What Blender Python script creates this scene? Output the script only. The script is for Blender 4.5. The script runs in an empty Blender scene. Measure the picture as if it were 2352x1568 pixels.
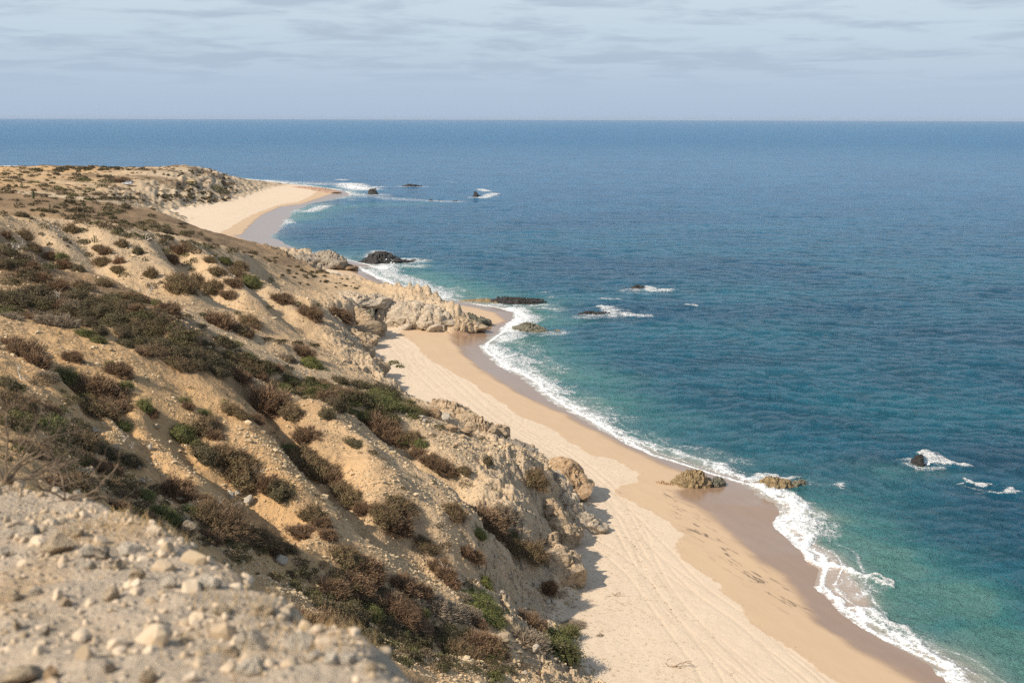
import bpy, math, random
import numpy as np
from mathutils import Matrix, Vector
sc = bpy.context.scene
C = sc.collection
rng = np.random.default_rng(7)
random.seed(7)
F_PX = 2613.0            # 40 mm lens on a 2352 px wide view of the photograph
PITCH = math.radians(11.07)
ROLL = 0.00255
CAM_Z = 45.0
SUN_AZ = math.radians(-123)     # where the sun stands, clockwise from +Y
SUN_EL = math.radians(41)
# ---------------------------------------------------------------- camera
right0 = Vector((1, 0, 0)); up0 = Vector((0, math.sin(PITCH), math.cos(PITCH))); fwd = Vector((0, math.cos(PITCH), -math.sin(PITCH)))
rgt = (right0 + up0 * ROLL).normalized(); upv = (up0 - right0 * ROLL).normalized()
cam = bpy.data.cameras.new('camera'); cam_o = bpy.data.objects.new('camera', cam); C.objects.link(cam_o)
cam_o.matrix_world = Matrix(((rgt.x, upv.x, -fwd.x, 0), (rgt.y, upv.y, -fwd.y, 0), (rgt.z, upv.z, -fwd.z, CAM_Z), (0, 0, 0, 1)))
cam.lens = 40; cam.sensor_width = 36; cam.clip_start = 0.2; cam.clip_end = 120000
cam.dof.use_dof = True; cam.dof.focus_distance = 130; cam.dof.aperture_fstop = 2.8
sc.camera = cam_o
# ---------------------------------------------------------------- exposure
sc.view_settings.view_transform = 'Standard'; sc.view_settings.look = 'None'
sc.view_settings.exposure = 0.28; sc.view_settings.gamma = 1.0
sc.view_settings.use_curve_mapping = False
sc.cycles.max_bounces = 5; sc.cycles.diffuse_bounces = 2; sc.cycles.glossy_bounces = 2
sc.cycles.transmission_bounces = 2; sc.cycles.volume_bounces = 0; sc.cycles.transparent_max_bounces = 4
sc.cycles.use_denoising = False; sc.cycles.sample_clamp_direct = 1.9; sc.cycles.sample_clamp_indirect = 1.5

# ---------------------------------------------------------------- node helper
class NT:
    def __init__(s, tree): s.t = tree; s.n = tree.nodes; s.l = tree.links; s.n.clear()
    def N(s, typ, **kw):
        nd = s.n.new(typ)
        for k, v in kw.items():
            if k.startswith('i_'):
                key = k[2:]; key = int(key) if key.isdigit() else key.replace('_', ' ')
                s.put(nd.inputs[key], v)
            else: setattr(nd, k, v)
        return nd
    def put(s, sock, v):
        if hasattr(v, 'is_output') or hasattr(v, 'links') and hasattr(v, 'node'): s.l.new(v, sock)
        elif hasattr(v, 'outputs'): s.l.new(v.outputs[0], sock)
        else: sock.default_value = v
    def math(s, op, a, b=0.0, c=0.0, clamp=False):
        nd = s.n.new('ShaderNodeMath'); nd.operation = op; nd.use_clamp = clamp
        for i, v in enumerate((a, b, c)): s.put(nd.inputs[i], v)
        return nd.outputs[0]
    def mix(s, f, a, b, mode='MIX'):
        nd = s.n.new('ShaderNodeMix'); nd.data_type = 'RGBA'; nd.blend_type = mode; nd.clamp_factor = True
        for i, v in ((0, f), (6, a), (7, b)):
            if isinstance(v, tuple) and len(v) == 3: v = v + (1,)
            s.put(nd.inputs[i], v)
        return nd.outputs[2]
    def ramp(s, x, lo, hi, a=0.0, b=1.0, smooth=True):
        nd = s.n.new('ShaderNodeMapRange'); nd.interpolation_type = 'SMOOTHSTEP' if smooth else 'LINEAR'
        for i, v in enumerate((x, lo, hi, a, b)): s.put(nd.inputs[i], v)
        return nd.outputs[0]
    def noise(s, vec, scale, detail=3, rough=0.55, dist=0.0):
        nd = s.n.new('ShaderNodeTexNoise'); nd.normalize = True
        s.put(nd.inputs['Vector'], vec); nd.inputs['Scale'].default_value = scale
        nd.inputs['Detail'].default_value = detail; nd.inputs['Roughness'].default_value = rough; nd.inputs['Distortion'].default_value = dist
        return nd.outputs[0]
    def voro(s, vec, scale, feature='F1', out=0, rand=1.0):
        nd = s.n.new('ShaderNodeTexVoronoi'); nd.feature = feature
        s.put(nd.inputs['Vector'], vec); nd.inputs['Scale'].default_value = scale; nd.inputs['Randomness'].default_value = rand
        return nd.outputs[out]
    def vscale(s, vec, sx, sy, sz=1, rot=0.0):
        nd = s.n.new('ShaderNodeMapping'); s.put(nd.inputs[0], vec); nd.inputs[2].default_value = (0, 0, rot); nd.inputs[3].default_value = (sx, sy, sz)
        return nd.outputs[0]
    def attr(s, name):
        nd = s.n.new('ShaderNodeAttribute'); nd.attribute_name = name; return nd.outputs[2]
    def pos(s): return s.n.new('ShaderNodeNewGeometry').outputs[0]
    def bump(s, h, strength, dist, normal=None):
        nd = s.n.new('ShaderNodeBump'); nd.inputs['Strength'].default_value = strength; nd.inputs['Distance'].default_value = dist
        s.put(nd.inputs['Height'], h)
        if normal is not None: s.put(nd.inputs['Normal'], normal)
        return nd.outputs[0]
    def out(s, base, rough=0.9, normal=None, spec=0.2, **kw):
        p = s.n.new('ShaderNodeBsdfPrincipled')
        if isinstance(base, tuple) and len(base) == 3: base = base + (1,)
        s.put(p.inputs['Base Color'], base); s.put(p.inputs['Roughness'], rough); s.put(p.inputs['Specular IOR Level'], spec)
        if normal is not None: s.put(p.inputs['Normal'], normal)
        for k, v in kw.items(): s.put(p.inputs[k], v)
        o = s.n.new('ShaderNodeOutputMaterial'); s.l.new(p.outputs[0], o.inputs[0]); return p
def mat(name):
    m = bpy.data.materials.new(name); m.use_nodes = True; return m, NT(m.node_tree)

# ---------------------------------------------------------------- world: sky with thin stratus, and the sun
w = bpy.data.worlds.new("World"); sc.world = w; w.use_nodes = True
t = NT(w.node_tree)
sky = t.N('ShaderNodeTexSky', sky_type='NISHITA', sun_disc=False, sun_elevation=SUN_EL, sun_rotation=SUN_AZ, altitude=40, air_density=1.0, dust_density=1.2, ozone_density=1.5)
tc = t.N('ShaderNodeTexCoord').outputs['Generated']
sx = t.N('ShaderNodeSeparateXYZ', i_0=tc)
zz = t.math('MAXIMUM', sx.outputs[2], 0.0)
dn = t.math('ADD', zz, 0.07)
cv = t.N('ShaderNodeCombineXYZ', i_0=t.math('DIVIDE', sx.outputs[0], dn), i_1=t.math('DIVIDE', sx.outputs[1], dn), i_2=0.0).outputs[0]
n1 = t.noise(t.vscale(cv, 1.0, 1.0), 1.4, 9, 0.60, 0.35)
n2 = t.noise(t.vscale(cv, 0.28, 0.34), 1.0, 4, 0.5, 0.2)
# bright veil high up, greyer blue towards the horizon where the deck is seen edge on
veil = t.mix(t.ramp(zz, 0.0, 0.11), (3.55, 4.5, 5.8), (4.95, 5.85, 6.6))
dark = t.mix(t.ramp(zz, 0.0, 0.12), (3.3, 4.2, 5.45), (3.65, 4.35, 5.25))
cl = t.ramp(t.math('ADD', t.math('MULTIPLY', n1, 0.60), t.math('MULTIPLY', n2, 0.40)), 0.45, 0.575)
cl = t.math('MULTIPLY', cl, t.ramp(zz, 0.012, 0.05))
deck = t.mix(t.math('MULTIPLY', cl, 0.85), veil, dark)
col = t.mix(t.ramp(zz, 0.25, 0.7, 0.93, 0.35), sky.outputs[0], deck)
bg = t.N('ShaderNodeBackground', i_0=col, i_1=0.101)
wo = t.N('ShaderNodeOutputWorld', i_0=bg)
sl = bpy.data.lights.new('sun', 'SUN'); sl.energy = 4.9; sl.angle = math.radians(0.6); sl.color = (1.0, 0.89, 0.74)
so = bpy.data.objects.new('sun', sl); C.objects.link(so)
sdir = Vector((math.sin(SUN_AZ) * math.cos(SUN_EL), math.cos(SUN_AZ) * math.cos(SUN_EL), math.sin(SUN_EL)))
so.rotation_euler = sdir.to_track_quat('Z', 'Y').to_euler(); so.location = (-60, -40, 120)

# ---------------------------------------------------------------- pixels of the photograph -> rays
RG = np.array(rgt); UP = np.array(upv); FW = np.array(fwd)
def ray(px, py):
    px = np.asarray(px, float); py = np.asarray(py, float)
    dx = (px - 1176) / F_PX; dy = (784 - py) / F_PX
    return FW + dx[..., None] * RG + dy[..., None] * UP
def onz(pts, z):        # view points laid on the level z -> XY
    p = np.array(pts, float); d = ray(p[:, 0], p[:, 1]); tt = (z - CAM_Z) / d[:, 2]
    return d[:, :2] * tt[:, None]
# ---------------------------------------------------------------- numpy noise
def _h(ix, iy, seed):
    h = (ix.astype(np.int64) * 374761393 + iy.astype(np.int64) * 668265263 + seed * 1442695041) & 0xffffffff
    h = ((h ^ (h >> 13)) * 1274126177) & 0xffffffff
    h = ((h ^ (h >> 16)) * 2246822519) & 0xffffffff
    return (h ^ (h >> 15)).astype(np.float64) / 4294967295.0
def gn(x, y, seed=0):
    ix = np.floor(x); iy = np.floor(y); fx = x - ix; fy = y - iy
    u = fx * fx * fx * (fx * (fx * 6 - 15) + 10); v = fy * fy * fy * (fy * (fy * 6 - 15) + 10)
    def g(ox, oy):
        a = _h(ix + ox, iy + oy, seed) * 6.2831853
        return np.cos(a) * (fx - ox) + np.sin(a) * (fy - oy)
    a = g(0, 0); b = g(1, 0); c = g(0, 1); d = g(1, 1)
    return ((a + (b - a) * u) * (1 - v) + (c + (d - c) * u) * v) * 1.5
def fbm(x, y, seed=0, octs=4, gain=0.5, ridged=False):
    s = 0; a = 1; f = 1; tot = 0
    for i in range(octs):
        n = gn(x * f, y * f, seed + i * 17)
        if ridged: n = 1 - 2 * np.abs(n)
        s = s + n * a; tot += a; a *= gain; f *= 2.03
    return s / tot
def worley(x, y, seed=0):
    ix = np.floor(x); iy = np.floor(y); f1 = np.full(x.shape, 9.0); f2 = f1.copy(); hid = np.zeros(x.shape); ox1 = np.zeros(x.shape); oy1 = np.zeros(x.shape)
    for ox in (-1, 0, 1):
        for oy in (-1, 0, 1):
            cx = ix + ox + _h(ix + ox, iy + oy, seed); cy = iy + oy + _h(ix + ox, iy + oy, seed + 5)
            dx = x - cx; dy = y - cy; d = np.sqrt(dx * dx + dy * dy); m = d < f1
            f2 = np.where(m, f1, np.minimum(f2, d)); hid = np.where(m, _h(ix + ox, iy + oy, seed + 9), hid)
            ox1 = np.where(m, dx, ox1); oy1 = np.where(m, dy, oy1); f1 = np.where(m, d, f1)
    return f1, f2, hid, ox1, oy1
def sstep(a, b, x):
    t = np.clip((x - a) / (b - a), 0, 1); return t * t * (3 - 2 * t)
def seg_dist(x, y, poly, closed=False):
    """unsigned distance to a polyline"""
    best = np.full(x.shape, 1e9)
    P = np.asarray(poly); n = len(P)
    for i in range(n if closed else n - 1):
        a = P[i]; b = P[(i + 1) % n]; ex, ey = b - a; L = ex * ex + ey * ey + 1e-12
        tt = np.clip(((x - a[0]) * ex + (y - a[1]) * ey) / L, 0, 1)
        best = np.minimum(best, np.hypot(x - a[0] - tt * ex, y - a[1] - tt * ey))
    return best
def inside(x, y, poly):
    P = np.asarray(poly); r = np.zeros(x.shape, bool); n = len(P)
    for i in range(n):
        a = P[i]; b = P[i - 1]
        if a[1] == b[1]: continue
        c = ((a[1] > y) != (b[1] > y)) & (x < (b[0] - a[0]) * (y - a[1]) / (b[1] - a[1]) + a[0])
        r ^= c
    return r
def sdist(x, y, poly): return np.where(inside(x, y, poly), 1, -1) * seg_dist(x, y, poly, True)

# ---------------------------------------------------------------- coast lines (view pixels laid on their level)
W_PX = [(2330, 1660), (2200, 1568), (2150, 1530), (2095, 1500), (2040, 1470), (1985, 1435), (1925, 1385), (1888, 1345), (1893, 1308), (1880, 1275), (1835, 1252), (1815, 1232),
        (1792, 1203), (1822, 1180), (1808, 1160), (1770, 1145), (1745, 1125), (1700, 1108), (1640, 1090), (1560, 1062), (1500, 1045), (1445, 1018), (1400, 995), (1345, 962), (1300, 935), (1265, 912),
        (1240, 888), (1195, 858), (1150, 835), (1112, 806), (1118, 790), (1140, 772), (1165, 757), (1185, 735), (1185, 718), (1150, 708), (1085, 698), (1040, 694), (1000, 684), (950, 669), (900, 652), (860, 634), (820, 612)]
WL = np.vstack([[(90, -60), (70, 20)], onz(W_PX, 0.0), [(-40, 345), (-56, 370), (-78, 395), (-98, 430)],
                onz([(583, 545), (592, 528), (612, 512), (640, 488), (680, 470), (740, 460), (785, 452), (800, 447)], 0.0),
                [(-106, 720), (-128, 760), (-165, 815), (-215, 880), (-300, 930), (-420, 960), (-900, 1000), (-900, -60)]])
G_PX = [(2230, 1660), (2110, 1568), (2040, 1530), (1955, 1480), (1880, 1425), (1840, 1370), (1800, 1320), (1745, 1290), (1690, 1240), (1625, 1180), (1565, 1152), (1552, 1132), (1580, 1118), (1640, 1112), (1600, 1095),
        (1540, 1072), (1480, 1040), (1420, 1015), (1350, 978), (1300, 950), (1240, 925), (1180, 897), (1130, 868), (1090, 838), (1060, 810), (1042, 788), (1035, 768), (1075, 755), (1130, 748), (1160, 735), (1130, 718), (1085, 706), (1020, 696), (985, 688), (930, 672), (880, 655), (840, 640), (800, 618)]
GL = np.vstack([[(80, -60), (60, 20)], onz(G_PX, 0.5), [(-48, 345), (-64, 370), (-86, 395), (-106, 430)],
                onz([(552, 545), (575, 520), (600, 498), (640, 478), (690, 468), (730, 457), (760, 448)], 0.5),
                [(-112, 730), (-135, 765), (-175, 815), (-225, 875), (-310, 920), (-420, 950), (-900, 990), (-900, -60)]])
D_PX = [(2080, 1660), (1962, 1568), (1895, 1530), (1830, 1485), (1745, 1425), (1690, 1380), (1640, 1330), (1590, 1290), (1552, 1252), (1560, 1232), (1575, 1222), (1530, 1192), (1470, 1160), (1418, 1128), (1430, 1110), (1468, 1102), (1462, 1072), (1405, 1045), (1350, 1035), (1300, 1000),
        (1270, 975), (1215, 955), (1160, 922), (1120, 900), (1060, 860), (990, 825), (960, 795), (935, 775), (905, 768), (950, 752), (1040, 738), (1060, 712), (1030, 700), (985, 694), (925, 678), (870, 660), (830, 645), (780, 622)]
DL = np.vstack([[(70, -60), (50, 20)], onz(D_PX, 1.3), [(-56, 345), (-72, 370), (-94, 395), (-118, 430)],
                onz([(505, 540), (560, 505), (600, 485), (640, 470), (690, 460), (715, 450)], 1.3),
                [(-122, 740), (-145, 775), (-185, 815), (-235, 870), (-320, 915), (-420, 940), (-900, 980), (-900, -60)]])
F_PX1 = [(1395, 1600), (1350, 1545), (1322, 1500), (1285, 1440), (1262, 1395), (1300, 1362), (1325, 1335), (1318, 1305), (1290, 1275), (1285, 1248), (1310, 1238), (1345, 1225), (1352, 1212), (1340, 1185), (1322, 1150), (1328, 1120), (1318, 1090), (1290, 1060),
         (1235, 1032), (1165, 1012), (1120, 985), (1060, 960), (985, 935), (930, 912), (884, 885), (878, 858), (862, 835), (850, 805), (850, 772), (865, 752), (880, 742), (930, 748), (1000, 752), (1060, 756), (1090, 748)]
FL = np.vstack([[(24, -60), (17, 20), (11, 55)], onz(F_PX1, 1.6), [(-12, 252), (-24, 262), (-38, 276), (-50, 296), (-60, 318), (-72, 344), (-64, 350), (-54, 341), (-52, 346), (-64, 362), (-92, 388), (-122, 416), (-138, 448), (-136, 470)],
                onz([(430, 505), (365, 495), (400, 487), (470, 476), (520, 465), (585, 447), (625, 432), (660, 424)], 1.8),
                [(-160, 790), (-200, 825), (-250, 860), (-330, 900), (-440, 925), (-900, 960), (-900, -60)]])

# ---------------------------------------------------------------- control points of the land
CP = []
def cp(px, py, tt):
    d = ray(px, py); CP.append((d[0] * tt, d[1] * tt, CAM_Z + d[2] * tt))
# near hill below the camera
for p in [(0, 2, 40.3), (-4, 9, 38.6), (0, 10, 38), (5, 8, 36), (-9, 16, 38), (-4, 18, 34), (0, 20, 32), (5, 20, 28), (-14, 26, 34.5), (-9, 28, 31.5), (-3, 30, 27.8), (2, 30, 24), (7, 30, 16),
          (-17, 36, 32), (-12, 38, 28), (-6, 42, 23.5), (0, 44, 19.5), (5, 46, 12), (9, 46, 6), (-15, 48, 25.5), (-24, 46, 31.5), (-36, 30, 38), (-60, 20, 46), (-20, 5, 41), (20, 0, 10), (14, 20, 15),
          (-60, 60, 38), (-80, 100, 36), (-120, 150, 38), (-160, 230, 34), (-220, 300, 32), (-60, -40, 50), (-200, 0, 60), (-300, 200, 45),
          (4, 60, 7.5), (8, 62, 4), (0, 62, 12), (-6, 60, 15), (-12, 58, 18.5)]: CP.append(p)
for a in [  # R1 face and its gully
    (0, 1000, 60), (150, 1060, 62), (300, 1150, 66), (450, 1240, 69), (600, 1320, 71), (750, 1400, 72), (900, 1450, 76), (1050, 1500, 79), (1200, 1530, 82), (1340, 1560, 87),
    (0, 900, 70), (0, 820, 82), (0, 735, 97), (100, 748, 100), (250, 775, 103), (400, 815, 107), (560, 862, 111), (600, 873, 112), (300, 900, 87), (300, 1000, 78), (600, 1000, 95), (600, 1150, 82), (450, 1100, 78), (750, 1250, 80), (900, 1150, 92), (900, 1300, 83),
    (700, 900, 117), (850, 920, 122), (1000, 965, 124), (900, 1000, 110), (1050, 1080, 107), (1100, 1200, 99), (1050, 1350, 88), (1200, 1200, 103), (1200, 1100, 115), (1250, 1060, 122), (1130, 1030, 125),
    (1300, 1200, 112), (1250, 1300, 101), (1180, 1400, 92), (1280, 1470, 92),
    # R1.5 dark slope
    (0, 560, 150), (150, 600, 150), (280, 655, 150), (420, 725, 152), (560, 790, 155), (680, 835, 160), (800, 868, 165), (900, 920, 160), (980, 945, 150),
    (0, 650, 128), (150, 700, 124), (300, 745, 122), (420, 790, 122), (520, 835, 126), (640, 868, 132), (760, 895, 140),
    # flat pale spur end
    (480, 745, 158), (650, 800, 163), (600, 760, 172), (760, 830, 172), (850, 850, 180), (850, 815, 198), (720, 790, 182),
    # R2 face
    (0, 500, 195), (100, 505, 196), (208, 516, 200), (338, 538, 206), (420, 556, 210), (508, 577, 216), (600, 610, 226), (0, 545, 165), (120, 570, 172), (300, 600, 178), (300, 680, 162), (450, 640, 186), (450, 710, 165), (600, 690, 190), (600, 740, 175), (740, 700, 205), (720, 750, 190), (800, 760, 208), (840, 740, 226),
    (620, 640, 225), (700, 660, 238), (780, 690, 232), (850, 700, 248), (560, 590, 232),
    # shaded R3 face and crest
    (0, 445, 300), (100, 452, 302), (200, 462, 305), (350, 484, 310), (430, 515, 305), (520, 550, 296), (600, 572, 292), (0, 485, 255), (150, 500, 255), (350, 530, 255), (480, 560, 255), (560, 582, 270), (640, 600, 275), (700, 625, 270),
    (690, 590, 312), (660, 580, 345), (730, 583, 352), (780, 600, 346),
    # plain, terraces and dunes
    (312, 468, 400), (345, 472, 402), (200, 455, 395), (50, 440, 390), (400, 455, 430), (470, 466, 450), (250, 430, 500), (290, 423, 546), (100, 420, 500), (0, 410, 480), (400, 418, 560), (500, 440, 520), (560, 440, 560),
    (0, 396, 560), (60, 384, 600), (160, 384, 610), (300, 386, 640), (370, 388, 640), (450, 382, 625), (500, 385, 640), (560, 400, 680), (600, 412, 730), (450, 400, 590), (380, 400, 590), (520, 415, 600), (580, 430, 620)]: cp(*a)
for p in [  # hidden valleys and backs
    (-48, 112, 24), (-36, 118, 18.5), (-25, 124, 13), (-15, 133, 8), (-8, 140, 4.5), (-70, 165, 24), (-62, 155, 22), (-90, 225, 21), (-72, 232, 16.5), (-110, 240, 22),
    (-110, 345, 13), (-130, 350, 15), (-150, 340, 20), (-160, 440, 13), (-165, 480, 10), (-100, 350, 8), (-200, 400, 20), (-280, 480, 22), (-350, 600, 22), (-300, 680, 14), (-250, 700, 12), (-200, 720, 10), (-160, 760, 4), (-250, 800, 5), (-330, 840, 5), (-450, 860, 5), (-450, 700, 14), (-600, 500, 25), (-600, 900, 5),
    (-12, 243, 6), (-22, 252, 7.5), (-36, 262, 8), (-50, 285, 8), (-60, 300, 8), (-80, 370, 5), (-100, 385, 5), (-800, 400, 30), (-800, 0, 60), (-400, 0, 60)]: CP.append(p)
CP = np.array(CP)
def _fit(CPs, lam):
    n = len(CPs); d = np.hypot(CPs[:, None, 0] - CPs[None, :, 0], CPs[:, None, 1] - CPs[None, :, 1])
    K = np.sqrt(d * d + 4.0)
    A = np.zeros((n + 3, n + 3)); A[:n, :n] = -K + lam * np.eye(n) * -1; A[:n, n] = 1; A[:n, n + 1:] = CPs[:, :2] / 100; A[n:, :n] = A[:n, n:].T
    return np.linalg.solve(A, np.concatenate([CPs[:, 2], [0, 0, 0]]))
CW = _fit(CP, 0.25)
def base(x, y):
    sh = x.shape; x = x.ravel(); y = y.ravel(); out = np.empty(x.shape)
    for i in range(0, len(x), 60000):
        xs = x[i:i + 60000, None]; ys = y[i:i + 60000, None]
        K = -np.sqrt((xs - CP[:, 0]) ** 2 + (ys - CP[:, 1]) ** 2 + 4.0)
        out[i:i + 60000] = K @ CW[:-3] + CW[-3] + xs[:, 0] / 100 * CW[-2] + ys[:, 0] / 100 * CW[-1]
    return out.reshape(sh)
TR_PX = [  # wheel tracks on the dry sand (view pixels)
    [(905, 770), (960, 800), (1000, 830), (1045, 870), (1085, 905), (1130, 940), (1200, 985), (1270, 1020), (1330, 1065), (1400, 1125), (1440, 1170), (1475, 1230), (1490, 1290), (1520, 1350), (1580, 1420), (1680, 1500), (1760, 1568)],
    [(890, 775), (930, 815), (975, 860), (1030, 905), (1100, 950), (1170, 990), (1240, 1035), (1310, 1085), (1370, 1140), (1420, 1190), (1460, 1260), (1510, 1330), (1560, 1390), (1640, 1460), (1700, 1510), (1800, 1580)],
    [(1420, 1140), (1440, 1190), (1480, 1250), (1560, 1310), (1640, 1360), (1720, 1410), (1790, 1480), (1860, 1540), (1900, 1590)],
    [(930, 770), (965, 790), (995, 815), (1055, 865), (1120, 915), (1185, 960), (1255, 1000), (1320, 1040), (1390, 1100), (1430, 1150)],
    [(960, 790), (940, 800), (945, 820), (960, 835)], [(1000, 800), (985, 810), (990, 830), (1010, 845)],
    [(1120, 900), (1170, 925), (1190, 945), (1185, 965), (1170, 975)],
    [(1470, 1230), (1500, 1300), (1540, 1360), (1600, 1430), (1660, 1490), (1730, 1560)],
    [(1340, 1230), (1400, 1260), (1460, 1310), (1500, 1360), (1560, 1440), (1620, 1520), (1650, 1580)],
    [(1745, 1440), (1830, 1500), (1900, 1560), (1930, 1600)],
    [(1000, 812), (1040, 840), (1070, 872), (1130, 925), (1200, 975), (1290, 1030), (1370, 1100), (1470, 1200), (1530, 1260), (1600, 1330), (1700, 1400), (1780, 1460)],
    [(470, 520), (500, 505), (540, 490), (590, 470), (640, 455)], [(480, 525), (520, 500), (570, 480), (630, 460), (680, 445)]]
TR = [onz(p, 1.7) for p in TR_PX]
def offset_line(P, o):
    d = np.gradient(P, axis=0); n = np.stack([-d[:, 1], d[:, 0]], 1); n /= np.linalg.norm(n, axis=1)[:, None] + 1e-9; return P + n * o
def smooth_line(P, k=6):
    P = np.asarray(P); n = len(P); ts = np.linspace(0, n - 1, (n - 1) * k + 1); out = []
    for t_ in ts:
        i = min(int(t_), n - 2); f = t_ - i; p0 = P[max(i - 1, 0)]; p1 = P[i]; p2 = P[i + 1]; p3 = P[min(i + 2, n - 1)]
        out.append(0.5 * ((2 * p1) + (-p0 + p2) * f + (2 * p0 - 5 * p1 + 4 * p2 - p3) * f * f + (-p0 + 3 * p1 - 3 * p2 + p3) * f ** 3))
    return np.array(out)
FLs = FL
def fields(x, y):
    """signed distances: sea line, glossy wet line, damp line, cliff foot (positive inland)"""
    wob = 0.35 * gn(x * .35, y * .35, 3) + 0.8 * gn(x * .12, y * .12, 4)
    far = sstep(150, 500, np.hypot(x, y))
    sw = sdist(x, y, WL) + wob * 0.5
    sg = sdist(x, y, GL) + wob * 0.4
    sd = sdist(x, y, DL) + wob * 0.7
    j = 1.0 * gn(x * .22, y * .22, 8) + .6 * gn(x * .6, y * .6, 9)
    sf = sdist(x, y, FLs) + j * (1 + 3 * far)
    return sw, sg, sd, sf
GUL_PX = [  # gullies (negative) and crests (positive) down the slopes: view pixels, depth m, half width m
    ([(585, 885), (640, 960), (680, 1010), (745, 1090), (800, 1150), (860, 1200), (930, 1240)], -1.5, 2.3), ([(400, 960), (440, 1030), (520, 1090), (590, 1150), (640, 1200)], -1.3, 2.0), ([(870, 960), (930, 1010), (1000, 1060), (1060, 1100), (1110, 1150)], -1.6, 2.3),
    ([(160, 850), (190, 900), (215, 960), (250, 1000), (330, 1080)], -1.0, 1.1), ([(230, 870), (270, 930), (330, 1000), (350, 1060), (400, 1130)], -1.1, 1.5), ([(1060, 1110), (1150, 1190), (1200, 1260), (1230, 1330)], -1.4, 2.0), ([(960, 1230), (1060, 1290), (1140, 1340), (1200, 1400)], -.9, 1.8),
    ([(1130, 1290), (1180, 1340), (1230, 1380), (1262, 1400)], -2.2, 1.8), ([(60, 520), (110, 570), (160, 620)], -1.5, 3.2), ([(150, 512), (200, 560), (230, 610)], -1.4, 3), ([(250, 520), (290, 560), (330, 620), (360, 660)], -1.9, 3.4), ([(390, 560), (430, 610), (480, 660), (520, 690)], -1.9, 3.4),
    ([(520, 590), (580, 640), (640, 700), (700, 740)], -1.9, 3.6), ([(600, 610), (680, 670), (740, 710), (800, 750)], -1.3, 3.0), ([(0, 700), (200, 735), (400, 790), (560, 850), (700, 885), (850, 905)], -1.8, 5.0),
    ([(0, 742), (150, 757), (300, 787), (450, 832), (600, 874), (800, 918), (1000, 957)], .45, 3.0), ([(0, 505), (208, 520), (338, 542), (508, 582), (620, 620)], .6, 5.0), ([(0, 600), (200, 640), (350, 700), (480, 747), (620, 787)], .5, 4.0),
    ([(500, 920), (560, 980), (620, 1060), (700, 1140)], .8, 2.2), ([(760, 960), (830, 1040), (900, 1120), (990, 1190), (1090, 1260)], .9, 2.4), ([(330, 560), (380, 620), (430, 690)], .9, 3.2), ([(460, 590), (520, 640), (580, 700)], .9, 3.2)]
GUL = []
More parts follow.
